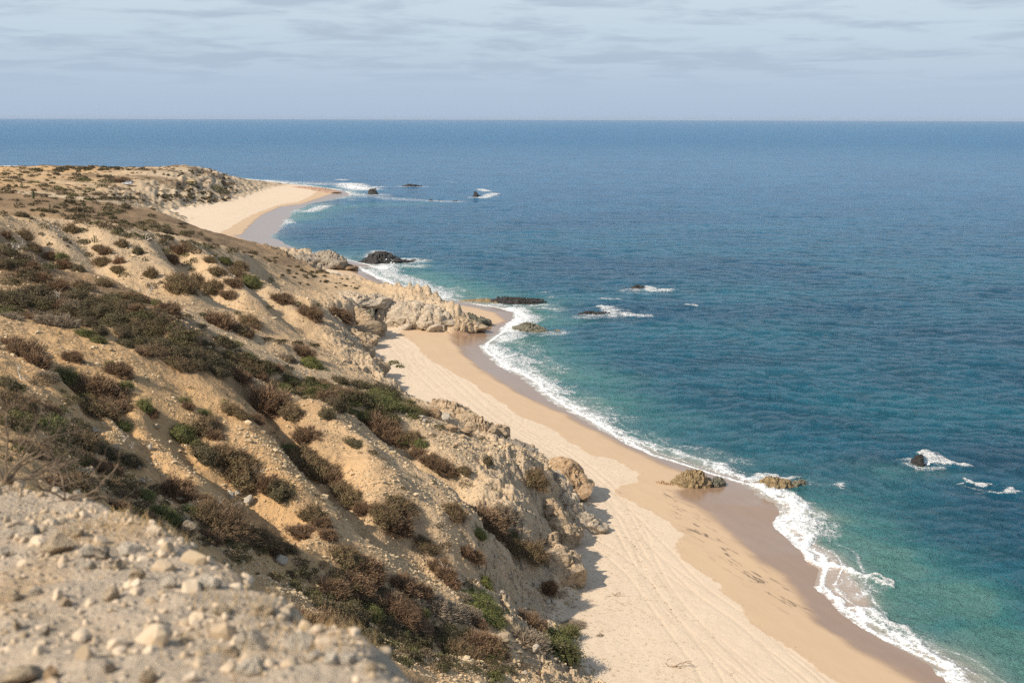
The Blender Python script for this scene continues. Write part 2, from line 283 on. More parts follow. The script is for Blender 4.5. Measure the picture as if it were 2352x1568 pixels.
def height(x, y, detail=True, tracks=False, ret=False):
    sw, sg, sd, sf = fields(x, y)
    beach = np.where(sw > 0, 1.9 * (1 - np.exp(-np.maximum(sw, 0) * .055)), 0.07 * sw)
    beach = np.maximum(beach, -2.5)
    r = np.hypot(x, y); dry = sstep(-0.2, 0.6, sd)
    lb = base(x, y)
    far = sstep(330, 470, y)
    wdt = 6.2 + 26 * far + 4.5 * gn(x * .07, y * .07, 31)
    k = sstep(-0.2, 1, np.clip(sf, -1, 1e9) / wdt) ** 0.8
    L = np.maximum(lb, beach + 0.15 * np.clip(sf, 0, 4))
    cliff = np.exp(-((sf - 3.0) / 5.2) ** 2) * (1 - far) * (sf > -1) * sstep(60, 90, y)
    if detail:
        inl = sstep(0, 2.5, sf)
        near = 1 - sstep(330, 420, y)
        # erosion rills run down the slope towards the beach, rock ribs in the cliff edge
        wx = x + 3 * gn(x * .05, y * .05, 41); wy = y + 3 * gn(x * .05, y * .05, 42)
        rill = fbm((wy + .45 * wx) * .28, (wx - .45 * wy) * .09, 51, 4, .55, True)
        L = L + inl * near * (0.14 * rill - .03)
        L = L + inl * (0.85 * fbm(x * .085, y * .085, 61, 3) + .28 * fbm(x * .35, y * .35, 62, 3) + .10 * fbm(x * 1.3, y * 1.3, 63, 3) * near)
        clod = worley(x * 1.1, y * 1.1, 71); L = L + inl * near * (0.06 * np.clip(clod[1] - clod[0], 0, .5) - .02)
        for (gp, gd, gwid) in GUL:
            pad = gwid * 2.2; mn = gp.min(0) - pad; mx = gp.max(0) + pad; b_ = (x > mn[0]) & (x < mx[0]) & (y > mn[1]) & (y < mx[1]) & (sf > 0)
            if b_.any():
                xs = x[b_] + .9 * gn(x[b_] * .25, y[b_] * .25, 45); ys = y[b_] + .9 * gn(x[b_] * .25, y[b_] * .25, 46)
                L[b_] += 1.35 * gd * np.exp(-(seg_dist(xs, ys, gp) / gwid) ** 2) * sstep(0, 4, sf[b_])
        # crags near the cliff edge
        q = worley(x * .38 + .3 * gn(x * .3, y * .3, 81), y * .55, 82); q2 = worley(x * 1.1, y * 1.5, 83)
        crag = (q[2] - .35) * 1.6 + (q[3] * .9 + q[4] * .5) * (q[2] - .5) + .45 * (q2[2] - .5) - .5 * np.exp(-((q[1] - q[0]) / .07) ** 2) * .6
        L = L + cliff * (crag * 1.0 + .5 * (q2[2] - .5) + .25 * (q2[3] - q2[4]) + .35 * fbm(x * .8, y * .8, 84, 3, .6, True))
        # dune hummocks far away
        L = L + far * (1.5 * fbm(x * .03, y * .045, 91, 4, .45) + .22 * fbm(x * .12, y * .16, 92, 3, .5, True)) * sstep(0, 25, sf)
        beach = beach + dry * (.05 * fbm(x * .25, y * .25, 95, 3) + .03 * fbm(x * 1.2, y * 1.2, 96, 3)) * sstep(0, 3, sd)
    z = beach * (1 - k) + L * k
    if tracks:
        m = (sd > -2) & (sf < 1.5) & (r < 900); xs = x[m]; ys = y[m]; acc = np.zeros(xs.shape)
        for i, P in enumerate(TR):
            Q = smooth_line(P, 3)
            for o in (-.85, .85):
                d = seg_dist(xs, ys, offset_line(Q, o)) + .04 * gn(xs * 1.5, ys * 1.5, 100 + i)
                wd = .12 + .0007 * np.hypot(xs, ys)
                acc = np.minimum(acc, -.035 * np.exp(-(d / wd) ** 2)) + .008 * np.exp(-((d - 2 * wd) / wd) ** 2)
        z[m] += acc * sstep(-.5, .8, sd[m]) ; trk = np.zeros(x.shape); trk[m] = acc
    if ret: return z, sw, sg, sd, sf, cliff, (trk if tracks else None)
    return z
def raycast(px, py, tmin=11.0, tmax=1200.0, step=1.004):
    """view pixels -> first point on the land along the ray, as distance and direction"""
    px = np.asarray(px, float); py = np.asarray(py, float); d = ray(px, py); n = len(px)
    ts = tmin * step ** np.arange(int(math.log(tmax / tmin) / math.log(step))); hit = np.full(n, np.nan); m = len(ts)
    for a in range(0, n, 120):
        D = d[a:a + 120]; P = D[:, None, :] * ts[None, :, None]; Z = height(P[..., 0].ravel(), P[..., 1].ravel()).reshape(len(D), m)
        below = (CAM_Z + P[..., 2]) < Z; k = below.argmax(1); ok = below.any(1); kk_ = np.maximum(k, 1)
        r_ = np.arange(len(D)); g1 = (CAM_Z + P[r_, kk_, 2]) - Z[r_, kk_]; g0_ = (CAM_Z + P[r_, kk_ - 1, 2]) - Z[r_, kk_ - 1]
        f = np.clip(g0_ / (g0_ - g1 + 1e-9), 0, 1); hit[a:a + 120] = np.where(ok, ts[kk_ - 1] + (ts[kk_] - ts[kk_ - 1]) * f, np.nan)
    return hit, d

for gp, gd, gwid in GUL_PX:
    h_, d_ = raycast([q[0] for q in gp], [q[1] for q in gp], tmin=36); ok_ = np.isfinite(h_)
    if ok_.sum() > 1: P_g = (d_ * np.nan_to_num(h_)[:, None])[ok_][:, :2]; GUL.append((smooth_line(P_g, 2), gd, gwid)) if np.linalg.norm(np.diff(P_g, axis=0), axis=1).max() < 45 else print('gully skipped', gp[0])

def mesh_obj(name, V, Fq, material=None, parent=None, smooth=True, attrs=None):
    """V (n,3), Fq (m,3|4) -> linked object"""
    V = np.asarray(V, np.float32); Fq = np.asarray(Fq, np.int32); k = Fq.shape[1]
    me = bpy.data.meshes.new(name); me.vertices.add(len(V)); me.vertices.foreach_set('co', V.ravel())
    me.loops.add(Fq.size); me.loops.foreach_set('vertex_index', Fq.ravel())
    me.polygons.add(len(Fq)); me.polygons.foreach_set('loop_start', np.arange(0, Fq.size, k, dtype=np.int32))
    me.polygons.foreach_set('use_smooth', np.full(len(Fq), smooth))
    if attrs:
        for an, av in attrs.items():
            me.attributes.new(an, 'FLOAT', 'POINT').data.foreach_set('value', np.asarray(av, np.float32))
    me.update(calc_edges=True); me.validate()
    if material: 
        for m_ in (material if isinstance(material, list) else [material]): me.materials.append(m_)
    o = bpy.data.objects.new(name, me); C.objects.link(o)
    if parent: o.parent = parent
    return o
def grid_faces(nr, nc):
    i = np.arange(nr - 1)[:, None] * nc + np.arange(nc - 1)[None, :]
    return np.stack([i, i + 1, i + nc + 1, i + nc], -1).reshape(-1, 4)
def submesh(V, Fq, mask, attrs):
    Fm = Fq[mask]; used = np.unique(Fm); mp = np.full(len(V), -1, np.int64); mp[used] = np.arange(len(used))
    return V[used], mp[Fm], {k: v[used] for k, v in attrs.items()}

# ---------------------------------------------------------------- materials of the ground
def m_hill():
    m, t = mat('hillside_earth'); p = t.pos(); vec = p
    big = t.noise(vec, .035, 4, .55); mid = t.noise(vec, .25, 5, .6); fine = t.noise(vec, 2.6, 6, .68); grit = t.voro(vec, 5.5); grit2 = t.voro(vec, 2.1)
    ora = t.attr('orange'); rk = t.attr('cliff'); far = t.attr('dune'); brn_shade = t.attr('brown')
    pale = t.mix(mid, (.455, .325, .200), (.575, .44, .29))
    orange = t.mix(mid, (.465, .280, .130), (.565, .378, .200))
    c = t.mix(t.math('ADD', ora, t.ramp(big, .35, .65, -.25, .25), clamp=True), pale, orange)
    rock = t.mix(t.noise(t.vscale(vec, 1, 1, 2.5), .8, 6, .65), (.40, .305, .205), (.58, .47, .34))
    c = t.mix(t.math('MULTIPLY', rk, .9), c, rock)
    dune = t.mix(mid, (.47, .37, .255), (.55, .44, .31)); c = t.mix(far, c, dune)
    c = t.mix(t.math('MULTIPLY', brn_shade, .95), c, t.mix(mid, (.150, .100, .060), (.235, .162, .100)))  # dark brown earth with the slopes' shade put into its colour, plus dune grass
    # dry grass and litter blotches
    blot = t.ramp(t.noise(vec, .9, 6, .7), .56, .68); c = t.mix(t.math('MULTIPLY', blot, t.attr('litter')), c, (.16, .115, .065))
    c = t.mix(t.ramp(fine, .3, .75, 0, .30), c, (.24, .155, .08))
    stone = t.ramp(grit, .12, .32, 1, 0); keep = t.ramp(t.noise(vec, .45, 4, .6), .42, .6)
    c = t.mix(t.math('MULTIPLY', t.math('MULTIPLY', stone, keep), .55), c, (.62, .52, .39))
    h = t.math('ADD', t.math('MULTIPLY', fine, .5), t.math('ADD', t.math('MULTIPLY', t.math('MULTIPLY', t.ramp(grit, .05, .45, 1, 0), keep), .5), t.math('MULTIPLY', t.ramp(grit2, .05, .5, 1, 0), .25)))
    h2 = t.math('MULTIPLY', t.math('MULTIPLY', t.voro(t.vscale(vec, 1, 1, 1.8), .9, 'DISTANCE_TO_EDGE'), 1.0), rk)
    nb = t.bump(h, .9, .22); nb = t.bump(t.math('MINIMUM', h2, .10), .5, 1.0, nb)
    t.out(c, .95, nb, .1); return m
def m_beach():
    m, t = mat('beach_sand'); vec = t.pos()
    sg = t.attr('s_wet'); sd = t.attr('s_dry'); trk = t.attr('track'); sw = t.attr('s_sea')
    n1 = t.noise(vec, .3, 4, .6); n2 = t.noise(vec, 4, 5, .7); n3 = t.noise(t.vscale(t.vscale(vec, 1, 1, 1, -.47), 1.3, .35), .6, 6, .6)
    sgn = t.math('ADD', sg, t.math('MULTIPLY', t.math('SUBTRACT', n3, .5), 1.6))
    sdn = t.math('ADD', sd, t.math('ADD', t.math('MULTIPLY', t.math('SUBTRACT', n1, .5), 2.4), t.math('MULTIPLY', t.math('SUBTRACT', n2, .5), .7)))
    dry = t.mix(n1, (.575, .455, .335), (.66, .54, .41))
    dry = t.mix(t.ramp(n2, .45, .8, 0, .3), dry, (.44, .31, .19))
    litter = t.ramp(t.noise(t.vscale(vec, .9, 1.1), 2.3, 8, .80), .55, .62)
    lz = t.math('MULTIPLY', litter, t.attr('litter')); dry = t.mix(t.math('MULTIPLY', lz, .75), dry, (.30, .20, .10))
    dry = t.mix(t.ramp(trk, -.01, -.07, 0, .35), dry, (.42, .31, .205))
    damp = t.mix(n3, (.475, .34, .22), (.55, .405, .27))
    mark = t.ramp(t.noise(t.vscale(t.vscale(vec, 1, 1, 1, -.47), 2.0, .42), .9, 7, .7), .53, .64); damp = t.mix(t.math('MULTIPLY', mark, t.attr('stain_shadow')), damp, (.13, .10, .075))
    wet = t.mix(n3, (.245, .155, .100), (.32, .21, .135))
    c = t.mix(t.ramp(sdn, -.12, .12), damp, dry)
    wl = t.math('MULTIPLY', t.ramp(t.math('ABSOLUTE', t.math('ADD', sdn, .35)), 0, .8, 1, 0), t.ramp(t.noise(vec, 3.2, 4, .75), .60, .68)); c = t.mix(t.math('MULTIPLY', wl, .7), c, (.14, .095, .055))
    gw = t.ramp(sgn, -.9, .9, 1, 0); c = t.mix(gw, c, wet)
    r = t.math('SUBTRACT', .95, t.math('MULTIPLY', gw, .74))
    h = t.math('ADD', t.math('MULTIPLY', n2, .6), t.noise(vec, 13, 3, .6))
    drm = t.ramp(sdn, -.1, .3, .04, .45)
    bp = t.N('ShaderNodeBump', i_Distance=.10); t.put(bp.inputs['Strength'], drm); t.put(bp.inputs['Height'], h)
    t.out(c, r, bp.outputs[0], t.math('ADD', .15, t.math('MULTIPLY', gw, .45))); return m
HILL_M = m_hill(); BEACH_M = m_beach()

# ---------------------------------------------------------------- the land on a grid that is finer near the camera
def ggrid(azs, rs):
    A, R_ = np.meshgrid(azs, rs); return np.sin(A) * R_, np.cos(A) * R_
Q = globals().get('QUALITY', 1.0)
azs = np.concatenate([np.radians(np.linspace(-46, -27, 60, endpoint=False)), np.radians(np.arange(-27, 25.5, .055 / Q)), np.radians(np.linspace(26, 50, 50))])
rs = [10.5]
while rs[-1] < 1080:
    r_ = rs[-1]; rs.append(r_ * (1 + (.0032 if r_ < 60 else .0021 if r_ < 260 else .0032 if r_ < 480 else .0045) / Q))
rs = np.array(rs); X, Y = ggrid(azs, rs); nr, nc = X.shape
# only where land can be
msk = sdist(X[::6, ::6], Y[::6, ::6], WL) > -14
M = np.repeat(np.repeat(msk, 6, 0), 6, 1)[:nr, :nc]
x = X[M]; y = Y[M]
z, sw, sg, sd, sf, cl_, trk = height(x, y, True, True, True)
idx = np.full(nr * nc, -1, np.int64); idx[M.ravel()] = np.arange(len(x)); Fq = idx[grid_faces(nr, nc)]; Fq = Fq[(Fq >= 0).all(1)]
V = np.stack([x, y, z], 1)
rr = np.hypot(x, y)
orange = np.clip(1.05 - sstep(88, 150, y + .9 * x + 25) * .9 - sstep(-26, 6, x) * .5 + .30 * fbm(x * .05, y * .05, 201, 3) + .35 * np.exp(-((y - 315) / 60) ** 2) , 0, 1)
litter = np.clip(.45 + .9 * fbm(x * .04, y * .04, 202, 3) + .5 * sstep(340, 420, y), 0, 1)
blit = np.clip(np.exp(-((sf + 4) / 5) ** 2) * 1.3, 0, 1) * (sf < 0) * sstep(-.5, .5, sd)
ST = onz([(1540, 1130), (1600, 1210), (1650, 1250), (1720, 1310), (1780, 1345), (1850, 1390)], .9)
stain_shadow = np.exp(-(seg_dist(x, y, ST) / 1.6) ** 2) + .5 * np.exp(-(seg_dist(x, y, onz([(1340, 1120), (1440, 1125)], 1.5)) / .8) ** 2)  # weed streak, then the tallest crag's cast shadow painted into the sand
A_ = dict(s_sea=sw, s_wet=sg, s_dry=sd, cliff=np.clip(cl_ * 1.3, 0, 1), orange=np.where(y > 340, .75, orange), dune=sstep(335, 400, y + .25 * x + 40) * sstep(-215, -165, x + .10 * (y - 500) + 12 * gn(x * .03, y * .03, 223)), brown=np.clip(1.25 * np.exp(-((y - .10 * x - 292) / 46) ** 4) * sstep(-36, -58, x) * (.75 + .5 * fbm(x * .05, y * .05, 221, 3)) + .95 * sstep(375, 410, y) * sstep(-.05, .25, fbm(x * .02, y * .05, 222, 4, .6)) * sstep(2, 20, sf) + 1.1 * np.exp(-((y + .9 * x - 86) / 14) ** 4) * sstep(-12, -34, x) + .6 * sstep(-3, 1, x * .9 + 62 - y) * sstep(-2, -20, x), 0, 1), dummy=x * 0, litter=np.where(sf > 0, litter, blit), track=trk, stain_shadow=stain_shadow)  # brown: shade of two inland slopes painted as earth colour, and brown dune grass
fc = sf[Fq].mean(1) > 0.15
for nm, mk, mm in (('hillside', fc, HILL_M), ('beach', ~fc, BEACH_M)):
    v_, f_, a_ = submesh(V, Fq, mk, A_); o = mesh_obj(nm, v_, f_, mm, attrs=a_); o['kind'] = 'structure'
print('LAND', len(V), len(Fq))

# ---------------------------------------------------------------- the sea
def m_sea():
    m, t = mat('sea_water'); vec = t.pos()
    foam = t.attr('foam'); sh = t.attr('shallow'); r = t.attr('dist'); swash = t.attr('swash')
    big = t.noise(t.vscale(vec, .6, 1.0, 1, .1), .016, 5, .55); mid = t.noise(t.vscale(vec, .9, 1, 1, -.1), .09, 5, .6)
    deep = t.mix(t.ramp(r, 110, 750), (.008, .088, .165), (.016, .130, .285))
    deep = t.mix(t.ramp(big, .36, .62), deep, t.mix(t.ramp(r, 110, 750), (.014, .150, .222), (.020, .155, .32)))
    deep = t.mix(t.ramp(mid, .40, .68, 0, .35), deep, (.003, .028, .055))
    teal = t.mix(mid, (.035, .20, .205), (.12, .33, .305))
    c = t.mix(t.ramp(sh, .12, .95, 0, .85), deep, teal)
    c = t.mix(t.ramp(sh, .85, 1.0, 0, .35), c, (.17, .31, .24))
    c = t.mix(swash, c, (.36, .27, .215))
    # lace of the foam
    q = t.noise(vec, .9, 4, .6); dv = t.N('ShaderNodeVectorMath', operation='ADD'); t.put(dv.inputs[0], vec)
    nz = t.N('ShaderNodeTexNoise', i_Scale=.8, i_Detail=4.0); t.put(nz.inputs['Vector'], vec)
    sc_ = t.N('ShaderNodeVectorMath', operation='SCALE'); t.put(sc_.inputs[0], nz.outputs[1]); sc_.inputs['Scale'].default_value = 2.2; t.put(dv.inputs[1], sc_.outputs[0])
    cell = t.voro(t.vscale(dv.outputs[0], 1, .75), 1.15, 'DISTANCE_TO_EDGE'); cell2 = t.voro(t.vscale(dv.outputs[0], .7, 1), 3.1, 'DISTANCE_TO_EDGE')
    lace = t.math('MAXIMUM', t.ramp(cell, 0, .22, 1, 0), t.math('MULTIPLY', t.ramp(cell2, 0, .25, 1, 0), .75))
    n = t.noise(t.vscale(vec, 1, 1.2), 2.2, 6, .7)
    pat = t.math('ADD', t.math('MULTIPLY', lace, .42), t.math('MULTIPLY', n, .58))
    thr = t.math('SUBTRACT', .98, t.math('MULTIPLY', foam, .72))
    fm = t.math('MULTIPLY', t.ramp(t.math('SUBTRACT', pat, thr), -.10, .17), t.ramp(foam, .04, .2))
    fm = t.math('MAXIMUM', fm, t.math('MULTIPLY', t.ramp(foam, .2, 1.0), .28))
    c = t.mix(fm, c, (.80, .82, .82))
    rough = t.math('ADD', t.math('MULTIPLY', fm, .6), t.ramp(r, 60, 2500, .07, .30))
    w1 = t.noise(t.vscale(vec, 1.15, 1, 1, .22), 1.5, 8, .68, .5); w2 = t.noise(t.vscale(vec, 1.1, 1, 1, -.28), .48, 6, .6, .2)
    calm = t.math('SUBTRACT', 1, t.math('MULTIPLY', swash, .9))
    b = t.N('ShaderNodeBump', i_Distance=1.0); t.put(b.inputs['Strength'], t.math('MULTIPLY', calm, 1.0)); t.put(b.inputs['Height'], w1)
    b2 = t.N('ShaderNodeBump', i_Distance=2.3); t.put(b2.inputs['Strength'], t.math('MULTIPLY', calm, .9)); t.put(b2.inputs['Height'], w2); t.put(b2.inputs['Normal'], b.outputs[0])
    b3 = t.bump(t.math('MULTIPLY', fm, t.math('ADD', .6, n)), .5, .25, b2.outputs[0])
    p = t.out(c, rough, b3, .27); p.inputs['IOR'].default_value = 1.33
    return m
SEA_M = m_sea()
az2 = np.concatenate([np.radians(np.linspace(-48, -26, 90, endpoint=False)), np.radians(np.arange(-26, 27, .06 / Q)), np.radians(np.linspace(27.2, 50, 90))])
r2 = [62.0]
while r2[-1] < 40000:
    r_ = r2[-1]; r2.append(r_ * (1 + (.0026 if r_ < 420 else .004 if r_ < 1600 else .025 if r_ < 6000 else .12) / Q))
X2, Y2 = ggrid(az2, np.array(r2)); n2r, n2c = X2.shape
s0 = sdist(X2[::5, ::5], Y2[::5, ::5], WL); near2 = np.hypot(X2[::5, ::5], Y2[::5, ::5]) < 3
M2 = np.repeat(np.repeat(s0 < 8, 5, 0), 5, 1)[:n2r, :n2c]
x = X2[M2]; y = Y2[M2]; R2 = np.hypot(x, y)
sw = np.full(x.shape, -900.0); k = R2 < 1800
sw[k] = sdist(x[k], y[k], WL) + .5 * (0.35 * gn(x[k] * .35, y[k] * .35, 3) + 0.8 * gn(x[k] * .12, y[k] * .12, 4))
s = -sw
wz = np.zeros(x.shape)
kk = R2 < 2600; xk = x[kk]; yk = y[kk]; acc = np.zeros(xk.shape)
wr = np.random.default_rng(3)
gx = xk + 4 * gn(xk * .03, yk * .03, 301); gy = yk + 4 * gn(xk * .03, yk * .03, 302)
for i in range(46):
    lam = 2.2 * (1.085 ** i); ang = math.radians(-100 + wr.normal(0, 60)); amp = .021 * lam ** .74 * (1 if lam < 12 else .38)
    kx, ky = math.cos(ang) * 6.283 / lam, math.sin(ang) * 6.283 / lam; ph = gx * kx + gy * ky + wr.uniform(0, 6.28)
    grp = .6 + .8 * gn(xk / (lam * 3.0), yk / (lam * 3.0), 400 + i)
    fade = np.clip(lam / (R2[kk] * .0105) - .6, 0, 1) if lam < 26 else 1
    acc += amp * grp * fade * (1 - 1.6 * np.abs(np.sin(ph / 2)) ** 1.2 + .3)
acc *= .62
wz[kk] = acc
wz *= .12 + .88 * sstep(1, 26, s); wz *= 1 - sstep(1600, 2500, R2)
# breakers: (polyline in view pixels, width m, foam, height m)
BR = [([(1760, 1118), (1800, 1135), (1830, 1160), (1850, 1195), (1860, 1225)], 2.6, 1.0, .5), ([(1800, 1140), (1850, 1165), (1890, 1200), (1910, 1225)], 2.6, .62, .1), ([(1840, 1190), (1838, 1225), (1850, 1255), (1880, 1280), (1920, 1300), (1975, 1320), (2025, 1335)], .85, 1.2, .45),
      ([(1975, 1330), (1930, 1350), (1960, 1365), (2010, 1350)], 1.6, .55, .05), ([(1900, 1290), (1960, 1340), (1995, 1360)], 3.0, .50, 0), ([(1890, 1350), (1920, 1385), (1960, 1400), (2000, 1425), (2060, 1462), (2110, 1490)], .8, 1.0, .15), ([(1960, 1395), (2010, 1405), (2050, 1435), (2090, 1462), (2140, 1505), (2190, 1550), (2260, 1600)], 1.0, 1.05, .25),
      ([(2000, 1400), (2080, 1440), (2150, 1500)], 3.2, .45, 0), ([(1815, 1200), (1850, 1235), (1885, 1270)], 2.5, .6, 0),
      ([(1705, 1098), (1745, 1105), (1760, 1092), (1820, 1096)], 1.3, 1.1, .25), ([(1640, 1070), (1700, 1092)], 1.3, .9, .2), ([(1450, 1005), (1520, 1030), (1600, 1050), (1660, 1072)], 1.6, .85, .2), ([(1460, 990), (1540, 1015), (1640, 1040), (1700, 1060)], 3.5, .50, 0),
      ([(1345, 955), (1400, 980), (1450, 1005)], 1.6, .9, .2), ([(1270, 905), (1330, 940), (1390, 965)], 2.5, .85, .2), ([(1300, 890), (1370, 930), (1440, 960)], 4.0, .5, 0), ([(1160, 825), (1210, 850), (1250, 880), (1290, 900)], 3.5, .8, .2), ([(1125, 795), (1160, 815), (1210, 830)], 3.5, .9, .2), ([(1150, 775), (1200, 790), (1230, 820), (1280, 850)], 4, .55, .1),
      ([(1170, 750), (1185, 765), (1160, 780)], 2.5, 1.0, .2), ([(1180, 708), (1200, 720), (1210, 732), (1180, 745)], 3.0, 1.05, .2), ([(1190, 705), (1250, 708), (1280, 712)], 3.0, .6, .1), ([(1200, 718), (1270, 728)], 4, .45, 0), ([(1200, 760), (1250, 768), (1290, 766)], 2, .6, 0),
      ([(905, 632), (930, 640), (960, 652), (1000, 668), (1030, 680)], 3.5, .95, .25), ([(880, 612), (890, 625), (905, 635)], 3.0, 1.1, .4), ([(895, 600), (890, 610), (900, 622)], 3, .9, .3), ([(900, 608), (940, 612), (965, 612)], 3, .8, .2), ([(850, 620), (880, 640), (930, 660)], 3, .8, .2), ([(930, 655), (1000, 662), (1060, 668)], 5, .5, 0), ([(1040, 678), (1090, 684), (1150, 688)], 6, .4, 0), ([(810, 605), (830, 606), (860, 608)], 3, .7, .1), ([(910, 595), (960, 600), (975, 600)], 3, .8, .1), ([(850, 590), (870, 580), (880, 590)], 3, .8, .1),
      ([(590, 548), (595, 535), (612, 525), (640, 505)], 6, 1.0, .3), ([(600, 555), (640, 530), (660, 515)], 9, .45, 0), ([(620, 512), (640, 495), (670, 482)], 6, .8, .2), ([(640, 490), (700, 475), (740, 468)], 10, .5, 0), ([(705, 487), (725, 482), (745, 474)], 4, 1.0, .4), ([(640, 505), (655, 508), (662, 512)], 3, 1.0, .3), ([(690, 465), (740, 460), (800, 452)], 8, .6, .1),
      ([(800, 445), (850, 452), (900, 458), (960, 460)], 10, .60, .1), ([(780, 440), (810, 447), (850, 447)], 9, .8, .2), ([(800, 424), (815, 430), (840, 436)], 9, 1.25, .7), ([(818, 424), (830, 430), (870, 430)], 6, .8, .3), ([(780, 414), (790, 415)], 4, .9, .3), ([(610, 414), (680, 420), (760, 424)], 9, .7, .1), ([(700, 418), (760, 420), (790, 426)], 9, .5, 0), ([(930, 428), (1000, 430)], 4, .4, 0), ([(860, 424), (920, 427)], 4, .4, 0),
      ([(1105, 436), (1120, 440)], 3.5, .9, .3), ([(1108, 456), (1125, 450), (1135, 446)], 4, .9, .3), ([(1025, 417), (1045, 422)], 3, .5, .2), ([(960, 462), (1050, 464)], 3, .4, 0), ([(-40, 384), (15, 384)], 14, 1.2, 1),
      ([(1000, 664), (1060, 666)], 2.2, .5, 0), ([(1485, 662), (1500, 672), (1530, 670)], 1.8, 1.0, .3), ([(1400, 660), (1460, 665)], 5, .30, 0), ([(1450, 676), (1480, 678)], 1.5, .6, .1), ([(1530, 672), (1580, 673)], 2, .4, 0), ([(1385, 689), (1420, 691)], 1.2, .9, .2), ([(1385, 708), (1400, 712), (1400, 720)], 1.6, 1.0, .3), ([(1400, 712), (1440, 716)], 1.5, .6, .1), ([(1410, 724), (1450, 728), (1490, 730)], 1.4, .95, .2), ([(1350, 732), (1400, 732)], 1.4, .55, 0), ([(1576, 706), (1595, 706)], 1.0, 1.1, .35), ([(1235, 672), (1260, 671)], 1, .6, .1), ([(1260, 684), (1272, 684)], 1, .6, .1),
      ([(2125, 1050), (2150, 1060), (2180, 1070), (2215, 1075)], 1.3, 1.2, .55), ([(2085, 1058), (2105, 1070), (2150, 1078)], .9, .8, .1), ([(2190, 1074), (2235, 1075)], .8, .6, .1), ([(2060, 1062), (2095, 1055)], 1.2, .45, 0), ([(2218, 1105), (2235, 1116), (2262, 1120)], .6, 1.2, .3), ([(2190, 1118), (2215, 1116)], .4, .8, 0), ([(2210, 1125), (2270, 1132), (2300, 1140)], 1.0, .5, 0), ([(2282, 1142), (2310, 1136), (2330, 1132)], .55, 1.2, .3),
      ([(1855, 1108), (1900, 1115), (1950, 1120)], 1.8, .42, 0), ([(1935, 1115), (1945, 1125)], 1.0, .7, 0), ([(2028, 1318), (2036, 1328)], .35, 1.3, .3), ([(2040, 1350), (2120, 1400), (2220, 1460)], 6, .25, 0), ([(1930, 1235), (2010, 1290), (2100, 1330)], 5, .25, 0)]
for a_, b_ in (((832, 604), (895, 607)), ((898, 605), (938, 605)), ((943, 603), (964, 602)), ((851, 448), (876, 449)), ((928, 430), (962, 430)), ((1089, 454), (1098, 454)), ((986, 462), (996, 462)), ((1004, 463), (1022, 463)), ((1028, 464), (1047, 464)), ((1021, 664), (1032, 664)),
               ((1140, 698), (1246, 701)), ((1182, 762), (1285, 766)), ((1343, 728), (1410, 728)), ((1452, 668), (1488, 668)), ((2092, 1074), (2145, 1081))):
    BR.append(([a_, ((a_[0] + b_[0]) / 2, (a_[1] + b_[1]) / 2), b_], 1.1 + .009 * float(np.hypot(*onz([a_], 0)[0])), .66, 0))
foam = np.zeros(x.shape)
kf = R2 < 1500; xf = x[kf]; yf = y[kf]; ff = foam[kf]; hz = np.zeros(xf.shape)
jx = xf + 1.1 * gn(xf * .3, yf * .3, 501) + .5 * gn(xf * .9, yf * .9, 503); jy = yf + 1.4 * gn(xf * .3, yf * .3, 502) + .5 * gn(xf * .9, yf * .9, 504)
for (pl, wd, st, hh) in BR:
    P = smooth_line(onz(pl, .2), 3); pad = wd * 3.5 + 4; mn = P.min(0) - pad; mx = P.max(0) + pad
    b = (xf > mn[0]) & (xf < mx[0]) & (yf > mn[1]) & (yf < mx[1])
    if not b.any(): continue
    d = seg_dist(jx[b], jy[b], P); g = np.exp(-(d / (wd * (.8 + .45 * sstep(150, 260, math.hypot(*P.mean(0)))))) ** 2)
    ff[b] = np.maximum(ff[b], np.minimum(st * .9, 1.1) * g ** .8 * np.clip(1 + .35 * gn(xf[b] * .5, yf[b] * .5, 514), .5, 1.2))
    if hh: hz[b] = np.maximum(hz[b], hh * g)
sf_ = s[kf]
bw = 2.0 + 1.6 * gn(xf * .05, yf * .05, 511) + sstep(200, 600, R2[kf]) * 3.5
shore = np.clip(.48 + .40 * sstep(300, 420, R2[kf]) + .65 * gn(xf * .07, yf * .07, 512), .22, 1.05) * np.exp(-(np.maximum(sf_, 0) / bw) ** 1.4)
edge = np.exp(-((sf_ - .12) / (.16 + .0012 * R2[kf])) ** 2) * 1.05
e2 = np.exp(-((sf_ - 1.6 - 1.1 * gn(xf * .12, yf * .12, 515)) / .16) ** 2) * .8 + np.exp(-((sf_ - 3.1 - 1.6 * gn(xf * .09, yf * .09, 516)) / .22) ** 2) * .65
ff = np.maximum(ff, np.maximum(shore, np.maximum(edge, e2 * (R2[kf] < 300)))); foam[kf] = ff; wz[kf] += hz * (.7 + .6 * gn(xf * 1.2, yf * 1.2, 513)) 
shl = np.exp(-np.maximum(s, 0) / (12 + 7 * gn(x * .02, y * .02, 521))) * (.85 + .5 * gn(x * .05, y * .09, 522))
shl += .42 * np.exp(-np.maximum(s, 0) / 18) * sstep(175, 110, R2)
shl += .60 * np.exp(-(seg_dist(x, y, onz([(1950, 1230), (2060, 1300), (2200, 1380), (2340, 1500)], 0)) / 6) ** 2) * (.8 + .8 * gn(x * .12, y * .2, 523))
for pl, wd, a in (([(1180, 790), (1300, 860), (1400, 930)], 10, .35), ([(1230, 720), (1330, 745)], 8, .35), ([(940, 630), (1060, 665), (1200, 690)], 14, .45), ([(680, 500), (800, 475), (950, 470)], 22, .5), ([(2050, 1090), (2180, 1095)], 5, .3), ([(2100, 1160), (2300, 1230)], 8, .15), ([(1400, 690), (1500, 700)], 14, .25), ([(900, 440), (1100, 455)], 22, .2)):
    shl += a * np.exp(-(seg_dist(x, y, onz(pl, 0)) / wd) ** 2)
